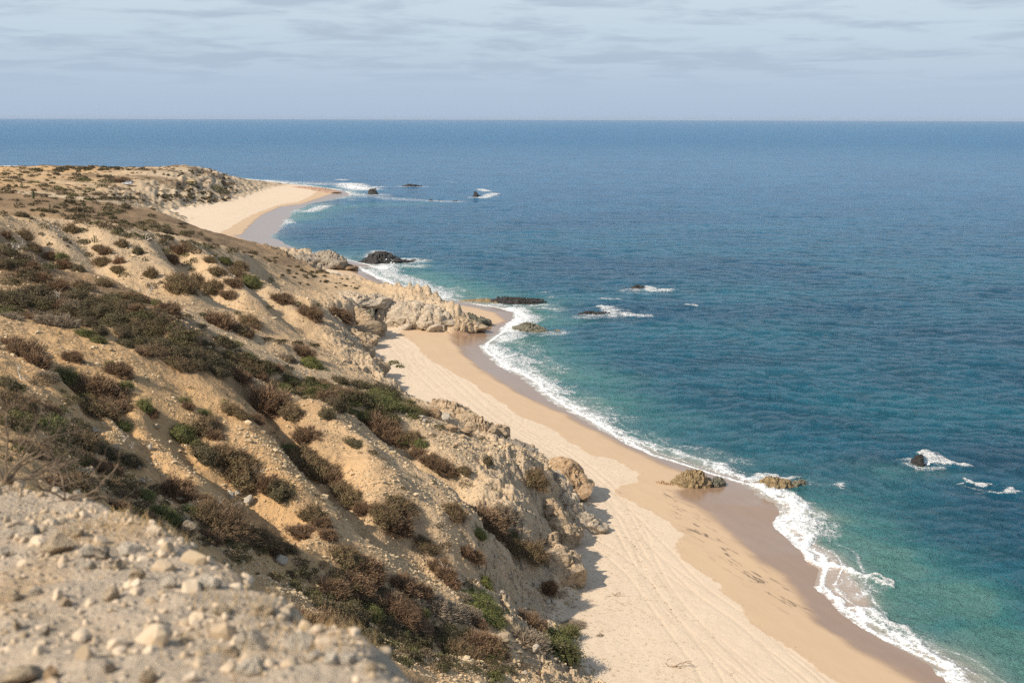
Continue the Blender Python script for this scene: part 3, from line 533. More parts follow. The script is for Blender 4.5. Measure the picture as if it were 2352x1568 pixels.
swz = np.exp(-(np.maximum(s, 0) / (2.6 + 2.2 * gn(x * .09, y * .09, 531))) ** 2) * .8
gap = np.exp(-(seg_dist(x, y, onz([(1830, 1240), (1870, 1290), (1910, 1340), (1960, 1380), (1925, 1345)], 0)) / 2.2) ** 2)
swz = np.clip(swz + .8 * gap, 0, .92)
z = wz + np.where(s < 0, -.03, .0) + .02
idx = np.full(n2r * n2c, -1, np.int64); idx[M2.ravel()] = np.arange(len(x)); F2 = idx[grid_faces(n2r, n2c)]; F2 = F2[(F2 >= 0).all(1)]
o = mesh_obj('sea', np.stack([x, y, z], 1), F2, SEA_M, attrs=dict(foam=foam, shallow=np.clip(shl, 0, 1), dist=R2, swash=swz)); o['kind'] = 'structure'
sea_n = len(x); print('SEA', sea_n)

# ---------------------------------------------------------------- object helpers
def label(o, lab, cat, group=None, kind=None):
    if lab: o['label'] = lab
    if cat: o['category'] = cat
    if group: o['group'] = group
    if kind: o['kind'] = kind
    return o
def empty(name, loc, rz=0.0, scale=(1, 1, 1)):
    o = bpy.data.objects.new(name, None); C.objects.link(o); o.location = loc; o.rotation_euler = (0, 0, rz); o.scale = scale; o.empty_display_size = .5
    return o
_ICO = {}
def ico(n):
    if n not in _ICO:
        import bmesh
        bm = bmesh.new(); bmesh.ops.create_icosphere(bm, subdivisions=n, radius=1); bm.verts.ensure_lookup_table()
        _ICO[n] = (np.array([v.co[:] for v in bm.verts]), np.array([[v.index for v in f.verts] for f in bm.faces])); bm.free()
    return _ICO[n]
def n3(p, s, seed):   # cheap 3D noise out of 2D slices
    return (gn(p[:, 0] * s + p[:, 2] * s * .7, p[:, 1] * s, seed) + gn(p[:, 1] * s - p[:, 2] * s * .6, p[:, 2] * s + 3.3, seed + 1) + gn(p[:, 2] * s, p[:, 0] * s + 7.1, seed + 2)) / 1.9
def boulder(r, sub=3, planes=13, rough=.05, R=None):
    """angular stone of unit size: a cut polyhedron with worn edges"""
    v, f = ico(sub); n = R.normal(size=(planes, 3)); n /= np.linalg.norm(n, axis=1)[:, None]; d = R.uniform(.62, .95, planes)
    dt = v @ n.T; rad = np.where(dt > .12, d / np.maximum(dt, .12), 9).min(1); rad = np.minimum(rad, 1.15)
    p = v * rad[:, None]; p = p * (1 + rough * n3(p, 2.4, int(R.integers(1e6)))[:, None] + rough * .5 * n3(p, 6, int(R.integers(1e6)))[:, None])
    return p * r, f
def rock_mat(name, a, b, crack=.5, top=None, spec=.15, rough=.9, scl=1.0):
    m, t = mat(name); vec = t.pos()
    n1 = t.noise(vec, .7 * scl, 6, .65); n2 = t.noise(vec, 4 * scl, 6, .7); st = t.noise(t.vscale(vec, .5, .5, 3), 1.1 * scl, 6, .6)
    c = t.mix(n1, a, b); c = t.mix(t.ramp(st, .35, .65, 0, .35), c, tuple(q * .62 for q in a)); c = t.mix(t.ramp(n2, .5, .75, 0, .5), c, tuple(min(1, q * 1.25) for q in b))
    oi = t.n.new('ShaderNodeObjectInfo').outputs['Random']; c = t.mix(t.math('MULTIPLY', oi, .2), c, tuple(q * .7 for q in a))
    dv = t.N('ShaderNodeVectorMath', operation='ADD'); t.put(dv.inputs[0], t.vscale(vec, 1, 1, 1.5)); nz = t.N('ShaderNodeTexNoise', i_Scale=1.1 * scl); t.put(nz.inputs['Vector'], vec); t.put(dv.inputs[1], nz.outputs[1])
    ce = t.voro(dv.outputs[0], 1.1 * scl, 'DISTANCE_TO_EDGE')
    nb = t.bump(t.math('ADD', t.math('MULTIPLY', n2, .5), t.math('MULTIPLY', st, .8)), .8, .35)
    nb = t.bump(t.math('MINIMUM', ce, .07), crack, 1.6, nb)
    ce2 = t.voro(dv.outputs[0], 3.3 * scl, 'DISTANCE_TO_EDGE'); nb = t.bump(t.math('MINIMUM', ce2, .09), crack, .6, nb)
    c = t.mix(t.ramp(ce, .0, .045, .6 * crack / .5, 0), c, tuple(q * .3 for q in a))
    t.out(c, rough, nb, spec); return m
R_PALE = rock_mat('pale_rock', (.47, .38, .28), (.62, .52, .40)); R_TAN = rock_mat('tan_rock', (.40, .295, .19), (.57, .44, .30))
R_GREY = rock_mat('grey_rock', (.27, .225, .175), (.43, .37, .30)); R_BLACK = rock_mat('wet_black_rock', (.014, .013, .013), (.045, .038, .032), spec=.5, rough=.55)
R_BROWN = rock_mat('brown_rock', (.20, .13, .075), (.34, .245, .15)); R_ORANGE = rock_mat('orange_rock', (.40, .265, .155), (.54, .39, .25)); R_RED = rock_mat('red_rock', (.37, .22, .16), (.54, .40, .30))
R_GREEN = rock_mat('grey_green_rock', (.13, .125, .095), (.27, .25, .185)); R_OCHRE = rock_mat('ochre_rock', (.24, .17, .09), (.42, .32, .19)); R_WHITE = rock_mat('white_stone', (.48, .41, .32), (.66, .58, .47), .15, scl=2.5)
R_STONE = rock_mat('tan_stone', (.38, .29, .19), (.56, .45, .32), .2, scl=2.5)
RM = dict(pale=R_PALE, tan=R_TAN, grey=R_GREY, black=R_BLACK, brown=R_BROWN, orange=R_ORANGE, red=R_RED, green=R_GREEN, ochre=R_OCHRE, white=R_WHITE, stone=R_STONE)
def rock_mass(name, foot, hmax, depth, material, seed, n=34, prof=None, lean=0.3, chunk=.34, zb=None, sub=2, blocky=1.0, sink=.6, climb=0.0):
    """craggy mass of rock standing along a foot line (XY points); prof = relative crest height along it"""
    def zlevel(q):
        if zb is None: return float(height(np.array([q[0]]), np.array([q[1]]), False)[0])
        if climb: return zb + climb * max(0.0, float(height(np.array([q[0]]), np.array([q[1]]), False)[0]) - zb)
        return zb
    R = np.random.default_rng(seed); P = smooth_line(np.array(foot), 6) if len(foot) > 2 else np.linspace(foot[0], foot[1], 12)
    sl = np.r_[0, np.cumsum(np.linalg.norm(np.diff(P, axis=0), axis=1))]; L = sl[-1]
    prof = prof if prof is not None else [.45, .9, 1, .8, .4]
    VS = []; FS = []; off = 0; tilt = R.uniform(-.3, .3)
    c0 = P.mean(0); dirv = (P[-1] - P[0]) / (np.linalg.norm(P[-1] - P[0]) + 1e-6); nrm = np.array([-dirv[1], dirv[0]])
    if nrm @ c0 < 0: nrm = -nrm      # away from the camera side
    n = int(n * (3.6 if sub < 3 else 2.6))
    for i in range(n):
        u = (i + R.uniform(.1, .9)) / n; q = np.array([np.interp(u * L, sl, P[:, 0]), np.interp(u * L, sl, P[:, 1])])
        hh = hmax * np.interp(u, np.linspace(0, 1, len(prof)), prof)
        v_ = R.uniform(0, 1); q = q + nrm * depth * v_ * .9
        zc = zlevel(q)
        env = hh * (1 - abs(2 * v_ - 1) ** 2.2) ** .6 + .02
        s = hmax * chunk * (.5 + R.exponential(.38)) * (.45 + .55 * hh / hmax)
        p, f = boulder(1, sub, 8, .035, R)
        sc3 = np.array([s * R.uniform(.7, 1.5), s * R.uniform(.6, 1.2), max(env * .5 + sink * .5, s * .5) * R.uniform(.8, 1.1)])
        p = p * sc3; a = math.atan2(dirv[1], dirv[0]) + R.normal(0, .3); ca, sa = math.cos(a), math.sin(a)
        ti = tilt + R.normal(0, .16); p = np.stack([p[:, 0] * math.cos(ti) - p[:, 2] * math.sin(ti), p[:, 1], p[:, 0] * math.sin(ti) + p[:, 2] * math.cos(ti)], 1)
        p = np.stack([p[:, 0] * ca - p[:, 1] * sa, p[:, 0] * sa + p[:, 1] * ca, p[:, 2]], 1)
        p[:, :2] += q; top = zc + env; p[:, 2] += top - p[:, 2].max()
        VS.append(p); FS.append(f + off); off += len(p)
    # a solid core under the blocks keeps the mass in one piece
    for u in np.linspace(.04, .96, max(4, int(L / max(depth * .3, .5)))):
        q = np.array([np.interp(u * L, sl, P[:, 0]), np.interp(u * L, sl, P[:, 1])]) + nrm * depth * .45; hh = hmax * np.interp(u, np.linspace(0, 1, len(prof)), prof)
        p, f = boulder(1, 3, 16, .2, R); zc = zlevel(q)
        p = p * np.array([max(depth * .5, L / max(4, int(L / max(depth * .3, .5))) * 1.1), depth * .42, hh * .42 + sink * .5]); p[:, :2] += q; p[:, 2] += zc + hh * .80 - p[:, 2].max(); VS.append(p); FS.append(f + off); off += len(p)
    V_ = np.vstack(VS); fr = 1.6 / max(hmax, 1.2) * 1.6
    V_ = V_ + (.022 * hmax) * np.stack([n3(V_, fr, seed + 1), n3(V_, fr, seed + 2), n3(V_, fr, seed + 3)], 1) + (.014 * hmax) * np.stack([n3(V_, fr * 3, seed + 4), n3(V_, fr * 3, seed + 5), n3(V_, fr * 3, seed + 6)], 1)
    if sub > 2:    # bedding ledges and vertical joints
        sdir = np.array([R.normal(0, .25), R.normal(0, .15), 1.0]); sdir /= np.linalg.norm(sdir); hgt_ = V_ @ sdir + .25 * n3(V_, .8, seed + 7); f_ = 2.3; saw = np.abs((hgt_ * f_) % 1 - .5) * 2; out_ = V_ - np.array([V_[:, 0].mean(), V_[:, 1].mean(), V_[:, 2].min()]); out_[:, 2] *= .2; out_ /= np.linalg.norm(out_, axis=1)[:, None] + 1e-6
        jt = 1 - np.abs(n3(V_ * np.array([1, 1, .35]), 1.5, seed + 8)) * 3.0; V_ = V_ - out_ * (.11 * saw ** 3 + .20 * np.clip(jt, 0, 1) ** 2)[:, None]
    ctr = np.array([V_[:, 0].mean(), V_[:, 1].mean(), V_[:, 2].min()])
    o = mesh_obj(name, V_ - ctr, np.vstack(FS), material, smooth=False); o.location = ctr; return o
def foot_of(pts, z): return onz(pts, z)

# sea and shore rocks: name, foot pixels, level, height m, depth m, material, profile, n, label, category
ROCKS = [
 ('sea_rock', [(832, 604), (860, 607), (895, 607)], 0, 4.3, 7, 'black', [.35, .7, .95, 1, .85, .6], 44, 'largest black jagged rock in the surf below the grey headland crags', 'rock'),
 ('sea_rock', [(898, 605), (925, 606), (938, 605)], 0, 2.6, 4, 'black', [.8, .9, .6, .5], 18, 'low black jagged rock just right of the largest black rock', 'rock'),
 ('sea_rock', [(943, 603), (964, 602)], 0, 1.3, 3, 'black', None, 9, 'small black rock at the right end of the black rock row below the grey headland', 'rock'),
 ('sea_rock', [(851, 448), (864, 448)], 0, 4.4, 4, 'black', [.9, 1, .5], 10, 'dark rounded rock in the white wash just off the far point', 'rock'),
 ('sea_rock', [(867, 449), (876, 449)], 0, 1.2, 2, 'black', None, 5, 'tiny dark rock just right of the rounded rock off the far point', 'rock'),
 ('sea_rock', [(928, 430), (945, 431), (962, 430)], 0, 2.7, 6, 'black', [.5, 1, .9, .6], 20, 'farthest dark flat topped rock in the open sea beyond the point', 'rock'),
 ('sea_rock', [(1089, 454), (1098, 454)], 0, 4.2, 3, 'black', [.4, 1, .4], 8, 'dark pointed triangular rock standing alone in open sea', 'rock'),
 ('sea_rock', [(986, 462), (996, 462)], 0, 1.4, 2.5, 'black', None, 6, 'leftmost low dark rock of the row awash off the far bay', 'rock'),
 ('sea_rock', [(1004, 463), (1022, 463)], 0, 1.3, 2.5, 'black', None, 9, 'middle low dark rock of the row awash off the far bay', 'rock'),
 ('sea_rock', [(1028, 464), (1047, 464)], 0, 1.3, 2.5, 'black', [.3, .5, 1], 9, 'rightmost low dark rock of the row awash off the far bay', 'rock'),
 ('sea_rock', [(1021, 664), (1032, 664)], 0, .6, 1.2, 'black', None, 5, 'tiny black rock in thin surf off the second beach', 'rock'),
 ('reef', [(1060, 692), (1100, 693), (1140, 696)], 0.2, 1.2, 5, 'ochre', [.5, .8, .9, .9], 26, 'low ochre rock shelf running out from the sand behind the pale crag', 'rock'),
 ('reef', [(1140, 697), (1190, 701), (1246, 700)], 0, 1.9, 6, 'black', [.9, 1, 1, .9, .7], 50, 'long dark flat reef reaching out to sea behind the pale crag', 'rock'),
 ('sea_rock', [(1182, 760), (1205, 764), (1235, 766)], 0, 2.3, 4, 'green', [.7, 1, .95, .6], 30, 'mossy grey green rock in the surf off the pale crag', 'rock'),
 ('sea_rock', [(1232, 765), (1260, 767), (1285, 765)], 0, 1.1, 3, 'brown', [.7, .6, .8], 16, 'low brown rock joined to the seaward end of the mossy rock', 'rock'),
 ('sea_rock', [(1343, 727), (1375, 729), (1410, 727)], 0, 1.6, 3.5, 'black', [.9, 1, .9, .6], 30, 'long flat black rock with white water behind it', 'rock'),
 ('sea_rock', [(1452, 668), (1470, 669), (1488, 668)], 0, 2.0, 3, 'black', [.6, 1, .8, .4], 14, 'small dark rock with a white breaker at its right side', 'rock'),
 ('beach_rock', [(1502, 1107), (1525, 1111), (1550, 1113)], .9, .75, 1.0, 'orange', [.6, 1, .7, .5], 18, 'low brown tail of rock lying on the damp sand left of the big beach rock', 'rock'),
 ('beach_rock', [(1552, 1116), (1580, 1120), (1622, 1118)], .7, 2.5, 2.4, 'ochre', [.5, .85, 1, .95, .6], 34, 'big ochre rock on the wet sand, taller than the rock in the surf beside it', 'rock'),
 ('beach_rock', [(1622, 1114), (1645, 1116), (1662, 1112)], .6, 1.5, 1.6, 'green', [.8, 1, .8], 14, 'smaller split green rock at the seaward end of the big beach rock', 'rock'),
 ('sea_rock', [(1745, 1118), (1775, 1127), (1812, 1124)], 0, 1.9, 2.4, 'ochre', [.35, .9, 1, .8, .7], 34, 'domed ochre rock at the waterline with surf breaking around it', 'rock'),
 ('sea_rock', [(1812, 1119), (1832, 1120), (1852, 1116)], 0, 1.3, 1.4, 'green', [.8, .9, .8], 12, 'dark green blocky rock at the seaward end of the domed waterline rock', 'rock'),
 ('sea_rock', [(2092, 1073), (2110, 1077)], 0, 2.3, 1.0, 'black', [.5, .9, 1], 12, 'dark sharp rock in the near sea with a big white splash behind it', 'rock'),
 ('sea_rock', [(2112, 1077), (2145, 1081)], 0, .7, .8, 'black', [.8, .6, .9], 10, 'low dark ledge at the foot of the sharp near sea rock', 'rock'),
 # headlands
 ('rock_outcrop', [(868, 745), (900, 744), (935, 750)], 1.9, 5.4, 8, 'pale', [.9, 1, 1], 40, 'pale fractured cliff left of the dark cleft in the big pale crag', 'rock outcrop'),
 ('rock_outcrop', [(892, 742), (940, 749), (985, 752), (1035, 750)], 1.9, 5.6, 8, 'pale', [.9, 1, 1, .85, .6], 64, 'biggest pale rounded crag closing the near beach at its far end', 'rock outcrop'),
 ('rock_outcrop', [(1030, 753), (1062, 756), (1090, 754)], 1.5, 3.6, 5, 'tan', [1, .8, .5], 26, 'tan lower ledges at the seaward foot of the big pale crag', 'rock outcrop'),
 ('rock_outcrop', [(1075, 742), (1095, 745), (1115, 742)], 1.2, 3.0, 3.5, 'green', [1, .8, .6], 16, 'grey green blocks at the seaward tip of the big pale crag', 'rock outcrop'),
 ('rock_outcrop', [(760, 690), (800, 705), (850, 700)], 6, 3.2, 7, 'pale', [.7, 1, .9], 34, 'pale broken rock band on the spur above the big pale crag', 'rock outcrop'),
 ('rock_outcrop', [(700, 655), (740, 668), (780, 672)], 6, 2.6, 7, 'pale', [.6, 1, .7], 26, 'pale broken rocks scattered higher up the spur behind the big pale crag', 'rock outcrop'),
 ('standing_stone', [(836, 732), (846, 735)], 5, 3.0, 1.6, 'green', [.8, 1], 5, 'dark green upright stone at the left foot of the big pale crag', 'rock'),
 ('rock_outcrop', [(742, 648), (770, 655), (792, 652)], 3, 3.4, 5, 'grey', [.8, 1, .7], 20, 'grey craggy knob beside the second cove, above the pale rock band', 'rock outcrop'),
 ('rock_outcrop', [(800, 668), (822, 672)], 2.4, 3.0, 3, 'grey', [.8, 1], 10, 'small grey crag standing at the edge of the second cove sand', 'rock outcrop'),
 ('rock_outcrop', [(655, 608), (680, 620), (694, 622)], 3, 4.2, 6, 'grey', [.6, .9, 1], 22, 'grey crag on the near side of the small sand patch', 'rock outcrop'),
 ('rock_outcrop', [(640, 588), (680, 596), (715, 602)], 2.4, 3.0, 6, 'grey', [.7, .8, .9], 30, 'left part of the grey headland crags, behind the small sand patch', 'rock outcrop'),
 ('rock_outcrop', [(712, 602), (735, 606), (762, 612)], 1.8, 4.8, 6, 'grey', [.8, 1, .8], 26, 'highest part of the grey headland crags, with pale pointed tops', 'rock outcrop'),
 ('rock_outcrop', [(758, 610), (778, 616), (798, 615)], 1.2, 3.4, 5, 'brown', [1, .8, .35], 20, 'brown seaward end of the grey headland crags', 'rock outcrop'),
 ('beach_rock', [(830, 672), (862, 676)], 1.4, 1.3, 2, 'grey', None, 10, 'low grey rock lying alone on the second cove sand', 'rock'),
 # the far point
 ('rock_outcrop', [(660, 432), (700, 437), (745, 444)], 1, 2.8, 12, 'red', [.6, .9, 1, .8], 40, 'long reddish rock ledge on the far sandy point', 'rock outcrop'),
 ('rock_outcrop', [(742, 443), (768, 446), (790, 447)], 0.2, 2.0, 8, 'red', [1, .8, .5], 20, 'reddish brown rocks at the very tip of the far point', 'rock outcrop'),
 # cliffs along the near beach
 ('cliff_rock', [(812, 762), (840, 775), (862, 765)], 2, 4.6, 4, 'tan', [.7, 1, .9], 18, 'upper tan cliff block where the near beach meets the crag', 'rock outcrop'),
 ('cliff_rock', [(815, 793), (850, 797), (856, 790)], 2, 2.6, 4, 'tan', [.7, 1, .9], 14, 'rounded grey brown cliff block just below the upper tan cliff block', 'rock outcrop'),
 ('cliff_rock', [(808, 815), (835, 822), (850, 815)], 2, 2.4, 3, 'tan', [.7, 1, .8], 14, 'small crumbly ledge below the rounded grey brown cliff block', 'rock outcrop'),
 ('cliff_rock', [(800, 862), (840, 876), (872, 862)], 2, 3.4, 4, 'tan', [.7, 1, .9], 26, 'tan rounded cliff foot beside the green creepers on the sand', 'rock outcrop'),
 ('cliff_rock', [(985, 955), (1030, 968), (1060, 960)], 4, 2.6, 4, 'tan', [.8, 1, .8], 20, 'tan cliff edge behind the orange boulder', 'rock outcrop'),
 ('cliff_rock', [(1010, 990), (1085, 1012), (1140, 1008)], 3, 3.0, 4, 'tan', [.9, 1, .8], 32, 'long cracked tan ledge right of the orange boulder above the sand', 'rock outcrop'),
 ('cliff_rock', [(1120, 1015), (1160, 1022), (1200, 1030)], 2.5, 2.0, 3, 'grey', [.8, .7, .4], 18, 'dark cracked end of the long ledge above the sand', 'rock outcrop'),
 ('rock_tower', [(1255, 1112), (1285, 1128), (1314, 1134)], 2.4, 3.9, 2.6, 'orange', [.75, 1, 1, .7], 42, 'tallest orange brown crag rising from the beach edge', 'rock outcrop'),
 ('cliff_rock', [(1262, 1190), (1310, 1216), (1365, 1214)], 2.0, 3.0, 3, 'pale', [1, .9, .35], 34, 'pale ribbed rock fin tapering out onto the sand below the tallest crag', 'rock outcrop'),
 ('cliff_rock', [(1252, 1236), (1290, 1252), (1308, 1246)], 2.0, 3.4, 2.5, 'tan', [.9, 1, .6], 22, 'tan broken buttress just below the pale ribbed fin', 'rock outcrop'),
 ('cliff_rock', [(1272, 1338), (1300, 1346), (1326, 1332)], 2.0, 3.6, 2.5, 'tan', [1, .95, .7], 24, 'grey tan crag with a green tuft on its face above the boulder pile', 'rock outcrop'),
]
used_foot = []
for i, (nm, fp, lv, hh, dp, mt, pf, n_, lab, cat) in enumerate(ROCKS):
    ft = foot_of(fp, lv)
    o = rock_mass(nm, ft, hh, dp, RM[mt], 900 + i, n=n_, prof=pf, zb=(-.3 if lv <= .2 else None) if nm in ('sea_rock', 'reef') else (lv - .4 if nm in ('beach_rock',) else lv - .6), chunk=.20, sub=3 if (nm in ('cliff_rock', 'rock_tower', 'beach_rock') or lab.startswith(('domed', 'biggest', 'pale fractured'))) else 2, climb=.62 if nm in ('cliff_rock', 'rock_tower') else 0.0)
    label(o, lab, cat, {'sea_rock': 'rocks standing in the sea', 'cliff_rock': 'rock faces along the near beach', 'rock_outcrop': 'crags along the coast', 'beach_rock': 'rocks lying on the beach'}.get(nm))
print('ROCKS')

# ---------------------------------------------------------------- shrubs
def leaf_mat(name, a, b, c2=None, trans=.12):
    m, t = mat(name); oi = t.n.new('ShaderNodeObjectInfo').outputs['Random']; vec = t.pos()
    n = t.noise(vec, 2.2, 4, .7); n2 = t.noise(vec, 14, 3, .7)
    c = t.mix(t.ramp(n, .3, .7), a, b); c = t.mix(t.ramp(n2, .35, .7, 0, .6), c, tuple(min(1, q * 1.6) for q in b))
    if c2: c = t.mix(t.math('MULTIPLY', oi, .55), c, c2)
    t.out(c, .75, None, .2); return m
LEAF = dict(G=leaf_mat('green_leaves', (.070, .082, .024), (.135, .145, .045), (.13, .115, .05)), L=leaf_mat('bright_green_leaves', (.095, .108, .026), (.17, .172, .048), (.18, .165, .05)),
            M=leaf_mat('olive_leaves', (.10, .088, .040), (.195, .162, .078), (.17, .125, .07)), K=leaf_mat('dark_leaves', (.058, .050, .027), (.115, .098, .050), (.12, .085, .052)),
            B=leaf_mat('dry_brown_twigs', (.128, .076, .044), (.245, .155, .092), (.20, .14, .085)), Y=leaf_mat('dry_grey_twigs', (.19, .15, .11), (.33, .265, .19), (.25, .20, .14)))
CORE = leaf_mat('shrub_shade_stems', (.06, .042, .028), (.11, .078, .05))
DEADW = leaf_mat('bleached_wood', (.38, .34, .28), (.60, .54, .46))
DRYW = leaf_mat('brown_branch_wood', (.17, .12, .08), (.30, .22, .15))
def lump(dirs, seed, amp=.55):
    return 1 + amp * n3(dirs, 1.35, seed) + amp * .6 * n3(dirs, 4.1, seed + 9)
def shrub_mesh(kind, seed, nleaf, leaf, twig=False):
    """unit dome (radius 1, height 1): leaf blades through the outer volume, and stems below"""
    R = np.random.default_rng(seed)
    d = R.normal(size=(nleaf, 3)); d[:, 2] = np.abs(d[:, 2]) * .9 - .12; d /= np.linalg.norm(d, axis=1)[:, None]
    rad = lump(d, seed) * (1 - R.normal(.06, .15, nleaf)) * .86
    rad = rad * np.where(R.uniform(0, 1, nleaf) < .07, R.uniform(1.05, 1.3, nleaf), 1)
    clump = gn(d[:, 0] * 4 + d[:, 2] * 2, d[:, 1] * 4, seed + 40); keep = clump > -.48 + R.uniform(-.25, .1, nleaf)
    d = d[keep]; rad = rad[keep]; n = len(d); c = d * rad[:, None]; c[:, 2] = np.maximum(c[:, 2], 0.0)
    if twig:   # thin upright blades = dry twigs
        up = d * .8 + np.array([0, 0, .5]) + R.normal(0, .45, (n, 3)); up /= np.linalg.norm(up, axis=1)[:, None]
        side = np.cross(up, R.normal(size=(n, 3))); side /= np.linalg.norm(side, axis=1)[:, None]
        L = (.10 + np.minimum(R.exponential(.09, n), .38))[:, None]; Wd = (leaf * R.uniform(.5, 1.2, n))[:, None] * .5
        V_ = np.stack([c - up * L * .6 - side * Wd, c - up * L * .6 + side * Wd, c + up * L * .5 + side * Wd * .3, c + up * L * .5 - side * Wd * .3], 1)
    else:
        nm = d + R.normal(0, .7, (n, 3)); nm /= np.linalg.norm(nm, axis=1)[:, None]
        a = np.cross(nm, R.normal(size=(n, 3))); a /= np.linalg.norm(a, axis=1)[:, None]; b = np.cross(nm, a)
        s = (leaf * R.uniform(.6, 1.5, n))[:, None]
        V_ = np.stack([c - a * s, c - b * s * .55, c + a * s, c + b * s * .55], 1)
    return V_.reshape(-1, 3), np.arange(n * 4).reshape(-1, 4)
def stems_mesh(seed, n=420):
    R = np.random.default_rng(seed); d = R.normal(size=(n, 3)); d[:, 2] = np.abs(d[:, 2]) + .05; d /= np.linalg.norm(d, axis=1)[:, None]
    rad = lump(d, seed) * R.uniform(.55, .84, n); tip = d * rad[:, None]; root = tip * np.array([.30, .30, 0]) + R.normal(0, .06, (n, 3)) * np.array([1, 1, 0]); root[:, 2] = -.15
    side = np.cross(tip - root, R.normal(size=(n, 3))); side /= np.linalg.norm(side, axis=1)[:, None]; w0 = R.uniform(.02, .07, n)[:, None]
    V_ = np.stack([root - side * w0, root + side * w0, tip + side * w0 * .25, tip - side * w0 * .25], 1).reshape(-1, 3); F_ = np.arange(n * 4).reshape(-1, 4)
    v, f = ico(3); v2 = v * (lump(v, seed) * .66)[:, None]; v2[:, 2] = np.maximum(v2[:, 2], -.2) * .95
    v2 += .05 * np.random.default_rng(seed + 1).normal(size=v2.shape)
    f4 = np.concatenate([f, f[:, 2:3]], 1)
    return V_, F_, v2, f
PROTO = {}
def proto(kind, var, fine=False):
    key = (kind, var, fine)
    if key in PROTO: return PROTO[key]
    seed = 50 + var * 13 + 'GLMKBY'.index(kind) * 101 + (7 if fine else 0)
    k = 3.2 if fine else 1
    parts = []
    if kind in 'BY': V_, F_ = shrub_mesh(kind, seed, int(6500 * k), .034 / (1.7 if fine else 1), True); parts.append(('twigs', V_, F_, LEAF[kind]))
    elif kind == 'M':
        V_, F_ = shrub_mesh(kind, seed, int(3800 * k), .038 / (1.8 if fine else 1)); parts.append(('foliage', V_, F_, LEAF['M']))
        V_, F_ = shrub_mesh(kind, seed, int(3600 * k), .030 / (1.7 if fine else 1), True); parts.append(('twigs', V_, F_, LEAF['B']))
    else: V_, F_ = shrub_mesh(kind, seed, int(6200 * k), .040 / (1.8 if fine else 1)); parts.append(('foliage', V_, F_, LEAF[kind]))
    sv, sf4, cv_, cf = stems_mesh(seed)
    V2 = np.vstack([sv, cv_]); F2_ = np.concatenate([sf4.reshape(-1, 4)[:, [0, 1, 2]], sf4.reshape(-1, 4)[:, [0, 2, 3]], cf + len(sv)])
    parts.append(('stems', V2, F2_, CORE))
    out = []
    for nm, v_, f_, mm in parts:
        o = mesh_obj(nm, v_, f_, mm, smooth=False); me = o.data; bpy.data.objects.remove(o); out.append((nm, me))
    PROTO[key] = out; return out
def put_shrub(name, kind, loc, sx, sy, sz, rz, var, fine=False, rx=0.0, ry=0.0):
    e = empty(name, loc, rz, (sx, sy, sz)); e.rotation_euler = (rx, ry, rz)
    for nm, me in proto(kind, var, fine):
        o = bpy.data.objects.new(nm, me); C.objects.link(o); o.parent = e
    return e
VIEWS = dict(A=(.26042, 0, 343), C=(.3125, 612.5, 612.5), D=(.3125, 0, 612.5), E=(.3125, 0, 918.75), F=(.3125, 612.5, 918.75), H=(.3125, 735, 1200.5))
